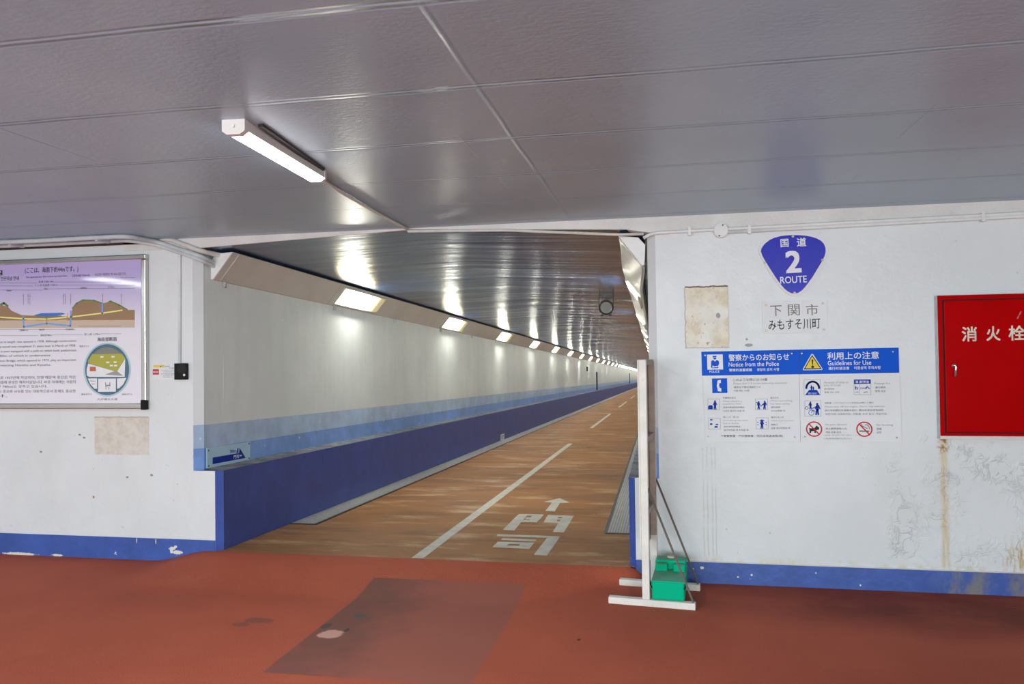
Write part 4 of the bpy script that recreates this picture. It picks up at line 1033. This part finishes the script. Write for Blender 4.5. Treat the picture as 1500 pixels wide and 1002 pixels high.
add_line(bm, IP, [I8(*p) for p in [(5, 332), (25, 322), (50, 342)]], .02, .001); add_line(bm, IP, [I8(*p) for p in [(225, 404), (300, 408), (390, 404)]], .008, .001)
obj_cells('green_edge', bm, flat('green_print', (.13, .25, .06), .06), t, IP, [I8(560, 310), I8(750, 330), I8(25, 330), I8(310, 405)])
bm = new_bm(); add_px(bm, IP, [I8(*p) for p in [(215, 400), (265, 386), (400, 384), (420, 392), (360, 403), (300, 406), (250, 404)]], .0012); obj('sea', bm, flat('sea_blue_print', (.06, .18, .62), .06), t)
bm = new_bm(); add_line(bm, IP, [I8(*p) for p in [(-300, 395), (0, 412), (150, 422), (300, 425), (460, 410), (650, 387), (780, 368)]], .012, .0016); obj('road_line', bm, flat('pale_yellow_print', (.85, .80, .25), .06), t)
bm = new_bm(); add_line(bm, IP, [I8(*p) for p in [(150, 410), (152, 474), (298, 452), (450, 468), (453, 372)]], .015, .0016); add_line(bm, IP, [I8(653, 325), I8(653, 386)], .016, .0016)
obj_cells('shaft_line', bm, flat('light_blue_print', (.20, .38, .80), .06), t, IP, [I8(300, 440), I8(653, 356)])
bm = new_bm(); add_line(bm, IP, [I8(*p) for p in [(170, 428), (300, 440), (430, 428), (432, 385)]], .007, .0016); obj('orange_line', bm, flat('pale_orange_print', (.75, .40, .25), .06), t)
bm = new_bm()
TI(bm, '内', -38, 108, 16, 146, .02); TI(bm, '(ここは、海面下約44mです。)', 160, 90, 500, 132, .003); TI(bm, '간몬터널 안내', 6, 152, 120, 178, .004)
TI(bm, '海底部断面', 622, 540, 746, 566, .008)
obj('heading_lettering', bm, M['black_ink'], t)
bm = new_bm()
TI(bm, 'The approximate 44m below sea level here.', 165, 147, 432, 162); TI(bm, '这里是海面下约44m处。', 460, 138, 577, 154); TI(bm, '이곳은 해면하 약 44m입니다.', 606, 129, 806, 148)
TI(bm, '全長 3,461.4m', 246, 178, 342, 193, .01); TI(bm, 'トンネル延長 3,461m', 226, 200, 370, 216); TI(bm, '780m', 280, 226, 310, 238); TI(bm, '780m', 40, 237, 75, 248); TI(bm, '310m', 690, 214, 730, 226); TI(bm, '600m', 515, 219, 555, 231)
for x in (150, 180, 192, 405, 417, 452, 655, 775):
    TI(bm, '立\n坑', x-4, 262, x+4, 284); add_line(bm, IP, [I8(x, 288), I8(x, 330)], .0025, .002)
for y, sl, x0, x1 in ((196, -.045, -700, 240), (188, -.0, 345, 775), (214, -.03, -700, 210), (208, .0, 375, 860), (240, -.02, -700, 275), (230, -.02, 315, 860), (160, 0, 770, 860)):
    add_line(bm, IP, [I8(x0, y-sl*x0*.2), I8(x1, y+sl*20)], .0025, .002)
for y, x0, x1 in ((490, -700, 480), (470, 500, 775), (530, -700, 240), (525, 330, 530), (518, 640, 775)): add_line(bm, IP, [I8(x0, y), I8(x1, y)], .0022, .002)
TI(bm, '海底部780m', 258, 520, 330, 534); TI(bm, '陸上部 1,270m', 540, 514, 640, 528); TI(bm, '下関側立坑', 120, 490, 180, 502); TI(bm, '海底部', 250, 486, 285, 498); TI(bm, '門司側立坑', 420, 484, 470, 496)
L = ["The Kanmon Tunnel, at 3,461 km in length, was opened in 1958. Although construction", "started by the sea, this undersea tunnel was completed 21 years later in March of 1958.", "Toward the seabed, the tunnel is even equipped with a path on which both pedestrians", "and cyclists can pass, 780m of which is underwater.", "Kanmon Tunnel and the Kanmon Bridge, which opened in 1973, play an important", "role as main arteries connecting Honshu and Kyushu."]
for i, s in enumerate(L): TI(bm, s, -260, 562+30*i, (487, 485, 488, 330, 488, 326)[i], 580+30*i)
L = ['관문 터널은 길이 3,461.4m로 1937년에 착공되어, 전쟁 때문에 중단된 적은', '21년의 세월을 거쳐 1958년 3월에 완성한 해저터널입니다. 바로 아래에는 사람이', '통할 수 있는 인도(해저부 780m)도 갖추고 있습니다.', '또 1973년에 개통된 간몬교는 혼슈와 규슈를 잇는 대동맥으로서 문제도 중요한', '있습니다.']
for i, s in enumerate(L): TI(bm, s, -260, 788+29*i, (485, 484, 302, 484, 48)[i], 808+29*i)
TI(bm, '換気ダクト', 508, 590, 570, 604); TI(bm, '換気ダクト', 520, 898, 588, 910); TI(bm, '換気ダクト', 778, 898, 846, 910); TI(bm, '人が通る人道', 620, 928, 750, 942)
obj('small_print', bm, M['dgrey_ink'], t)
C8 = lambda x, y: (110+x/7.709, 480+y/7.709)
cc = IP.at(*C8(362, 474)); ru = abs(IP.at(*C8(612, 474))[0]-cc[0]); rv = abs(IP.at(*C8(362, 186))[1]-cc[1])
bm = new_bm(); add_ring(bm, IP, cc, ru*1.08, rv*1.06, ru*.09, .001, 48); obj('pale_circle', bm, flat('pale_teal_print', (.42, .60, .62), .06), t)
bm = new_bm(); add_poly(bm, IP, [(cc[0]+ru*math.cos(2*math.pi*i/48), cc[1]+rv*math.sin(2*math.pi*i/48)) for i in range(48)], .0012); obj('circle_ground', bm, flat('slate_blue_print', (.08, .15, .24), .06), t)
bm = new_bm()
up = [(cc[0]+ru*.88*math.cos(a), cc[1]+rv*.88*math.sin(a)) for a in [math.radians(48+84*i/12) for i in range(13)]]
add_poly(bm, IP, up+[IP.at(*C8(195, 300)), IP.at(*C8(540, 300))], .0016); obj('duct_space', bm, flat('grey_olive_print', (.22, .23, .18), .06), t)
bm = new_bm(); add_px(bm, IP, [C8(195, 300), C8(530, 295), C8(568, 345), C8(480, 490), C8(440, 490), C8(150, 400), C8(150, 370)], .0020); obj('yellow_ceiling_print', bm, flat('olive_yellow_print', (.42, .40, .05), .06), t)
bm = new_bm(); add_px(bm, IP, [C8(150, 405), C8(440, 490), C8(480, 490), C8(568, 350), C8(562, 555), C8(160, 556), C8(135, 540), C8(132, 470)], .0022)
add_px(bm, IP, [C8(145, 575), C8(250, 572), C8(250, 690), C8(220, 690), C8(175, 640)], .0020); add_px(bm, IP, [C8(262, 576), C8(462, 574), C8(462, 722), C8(262, 724)], .0020); add_px(bm, IP, [C8(475, 574), C8(582, 568), C8(545, 640), C8(500, 684), C8(475, 690)], .0020)
for a in ((305, 330), (430, 328), (372, 392), (455, 390), (412, 428), (460, 428)): add_rect(bm, IP, *C8(a[0]-18, a[1]-9), *C8(a[0]+18, a[1]+9), .0026)
obj('road_space', bm, M['white_ink'], t)
bm = new_bm(); add_px(bm, IP, [C8(168, 440), C8(235, 442), C8(238, 492), C8(168, 492)], .0027); obj('red_vehicle_print', bm, flat('orange_red_print', (.55, .13, .07), .06), t)
bm = new_bm(); add_px(bm, IP, [C8(340, 530), C8(450, 490), C8(475, 490), C8(545, 545)], .0027)
add_line(bm, IP, [C8(345, 620), C8(350, 660), C8(372, 650), C8(395, 655), C8(395, 620)], .009, .0027); add_line(bm, IP, [C8(350, 670), C8(350, 695)], .007, .0027); add_line(bm, IP, [C8(385, 670), C8(385, 695)], .007, .0027); add_line(bm, IP, [C8(175, 600), C8(230, 605)], .006, .0027); add_line(bm, IP, [C8(190, 635), C8(225, 635)], .006, .0027)
obj('grey_road_print', bm, M['grey_ink'], t)

# ================================================================== WHITE STAND AND GREEN WEIGHT TANK
SA = math.radians(-6.5); SO = Vector((-.079, 5.615, ZF))
def SW(bm):
    bmesh.ops.rotate(bm, verts=bm.verts[:], cent=(0, 0, 0), matrix=Matrix.Rotation(SA, 3, 'Z')); bmesh.ops.translate(bm, verts=bm.verts[:], vec=SO); return bm
t = thing('signboard_stand', SO, 'white wooden signboard stand seen edge-on beside the tunnel mouth', 'stand')
def sobj(name, mat, *boxes, bev=.003, par=None):
    bm = new_bm()
    for b_ in boxes: add_box(bm, *b_, bev)
    return obj(name, SW(bm), M[mat], par or t)
yn, yf = -.205, .235
for y in (yn, yf): sobj('foot_rail', 'wood_white', (-.295, .29, y-.026, y+.026, 0, .045))
for y in (yn, yf): sobj('post', 'wood_white', (-.062, -.012, y-.022, y+.022, .045, 1.675))
for z in (.62, 1.12, 1.655): sobj('cross_rail', 'wood_bare', (-.055, -.018, yn+.022, yf-.022, z-.02, z+.02))
sobj('inner_stile', 'wood_bare', (-.055, -.012, yf-.05, yf-.023, .39, 1.66))
bm = new_bm(); add_box(bm, -.073, -.0625, yn-.022, yf+.022, .36, 1.675, .002); o = obj('sign_panel', SW(bm), M['wood_white'], t)
bm = new_bm(); add_box(bm, -.062, -.056, yn+.022, yf-.022, .36, 1.66, .001); obj('panel_back', SW(bm), M['wood_bare'], t)
for y in (yn, yf):
    bm = new_bm(); add_tube(bm, [(-.014, y-.012, .80), (.275, y, .046)], .0075, 8); obj('stay_rod', SW(bm), M['rod'], t)
TA = math.radians(-4)
t = thing('weight_tank', (.022, 5.615, ZF+.045), 'green plastic water weight tank standing on the rails of the white stand', 'weight tank')
def TW(bm):
    bmesh.ops.rotate(bm, verts=bm.verts[:], cent=(0, 0, 0), matrix=Matrix.Rotation(TA, 3, 'Z')); bmesh.ops.translate(bm, verts=bm.verts[:], vec=t.location); return bm
bm = new_bm(); add_box(bm, -.110, .110, -.225, .225, 0.001, .128, .014, 3)
add_box(bm, -.112, .112, -.228, .228, .118, .131, .004, 2)
obj('tank_body', TW(bm), M['green'], t)
bm = new_bm(); add_box(bm, -.108, .108, .09, .215, .120, .195, .012, 3); obj('rear_hump', TW(bm), M['green'], t)
for sx in (-1, 1):
    bm = new_bm(); add_box(bm, sx*.062-.042, sx*.062+.042, .03, .15, .122, .178, .01, 2); obj('grip_boss', TW(bm), M['green'], t)
    bm = new_bm(); add_tube(bm, bend([(sx*.113, -.2, .125), (sx*.117, -.215, .10), (sx*.108, -.229, .085)], .01), .005, 6); obj('strap_hook', TW(bm), M['black'], t)
bm = new_bm(); P = Plane((0, .17, .193), (1, 0, 0), (0, 1, 0)); add_disc(bm, P, (.0, 0), .030, 0, .014, 20); obj('filler_cap', TW(bm), M['cream'], t)

bpy.data.objects.remove(_FC)
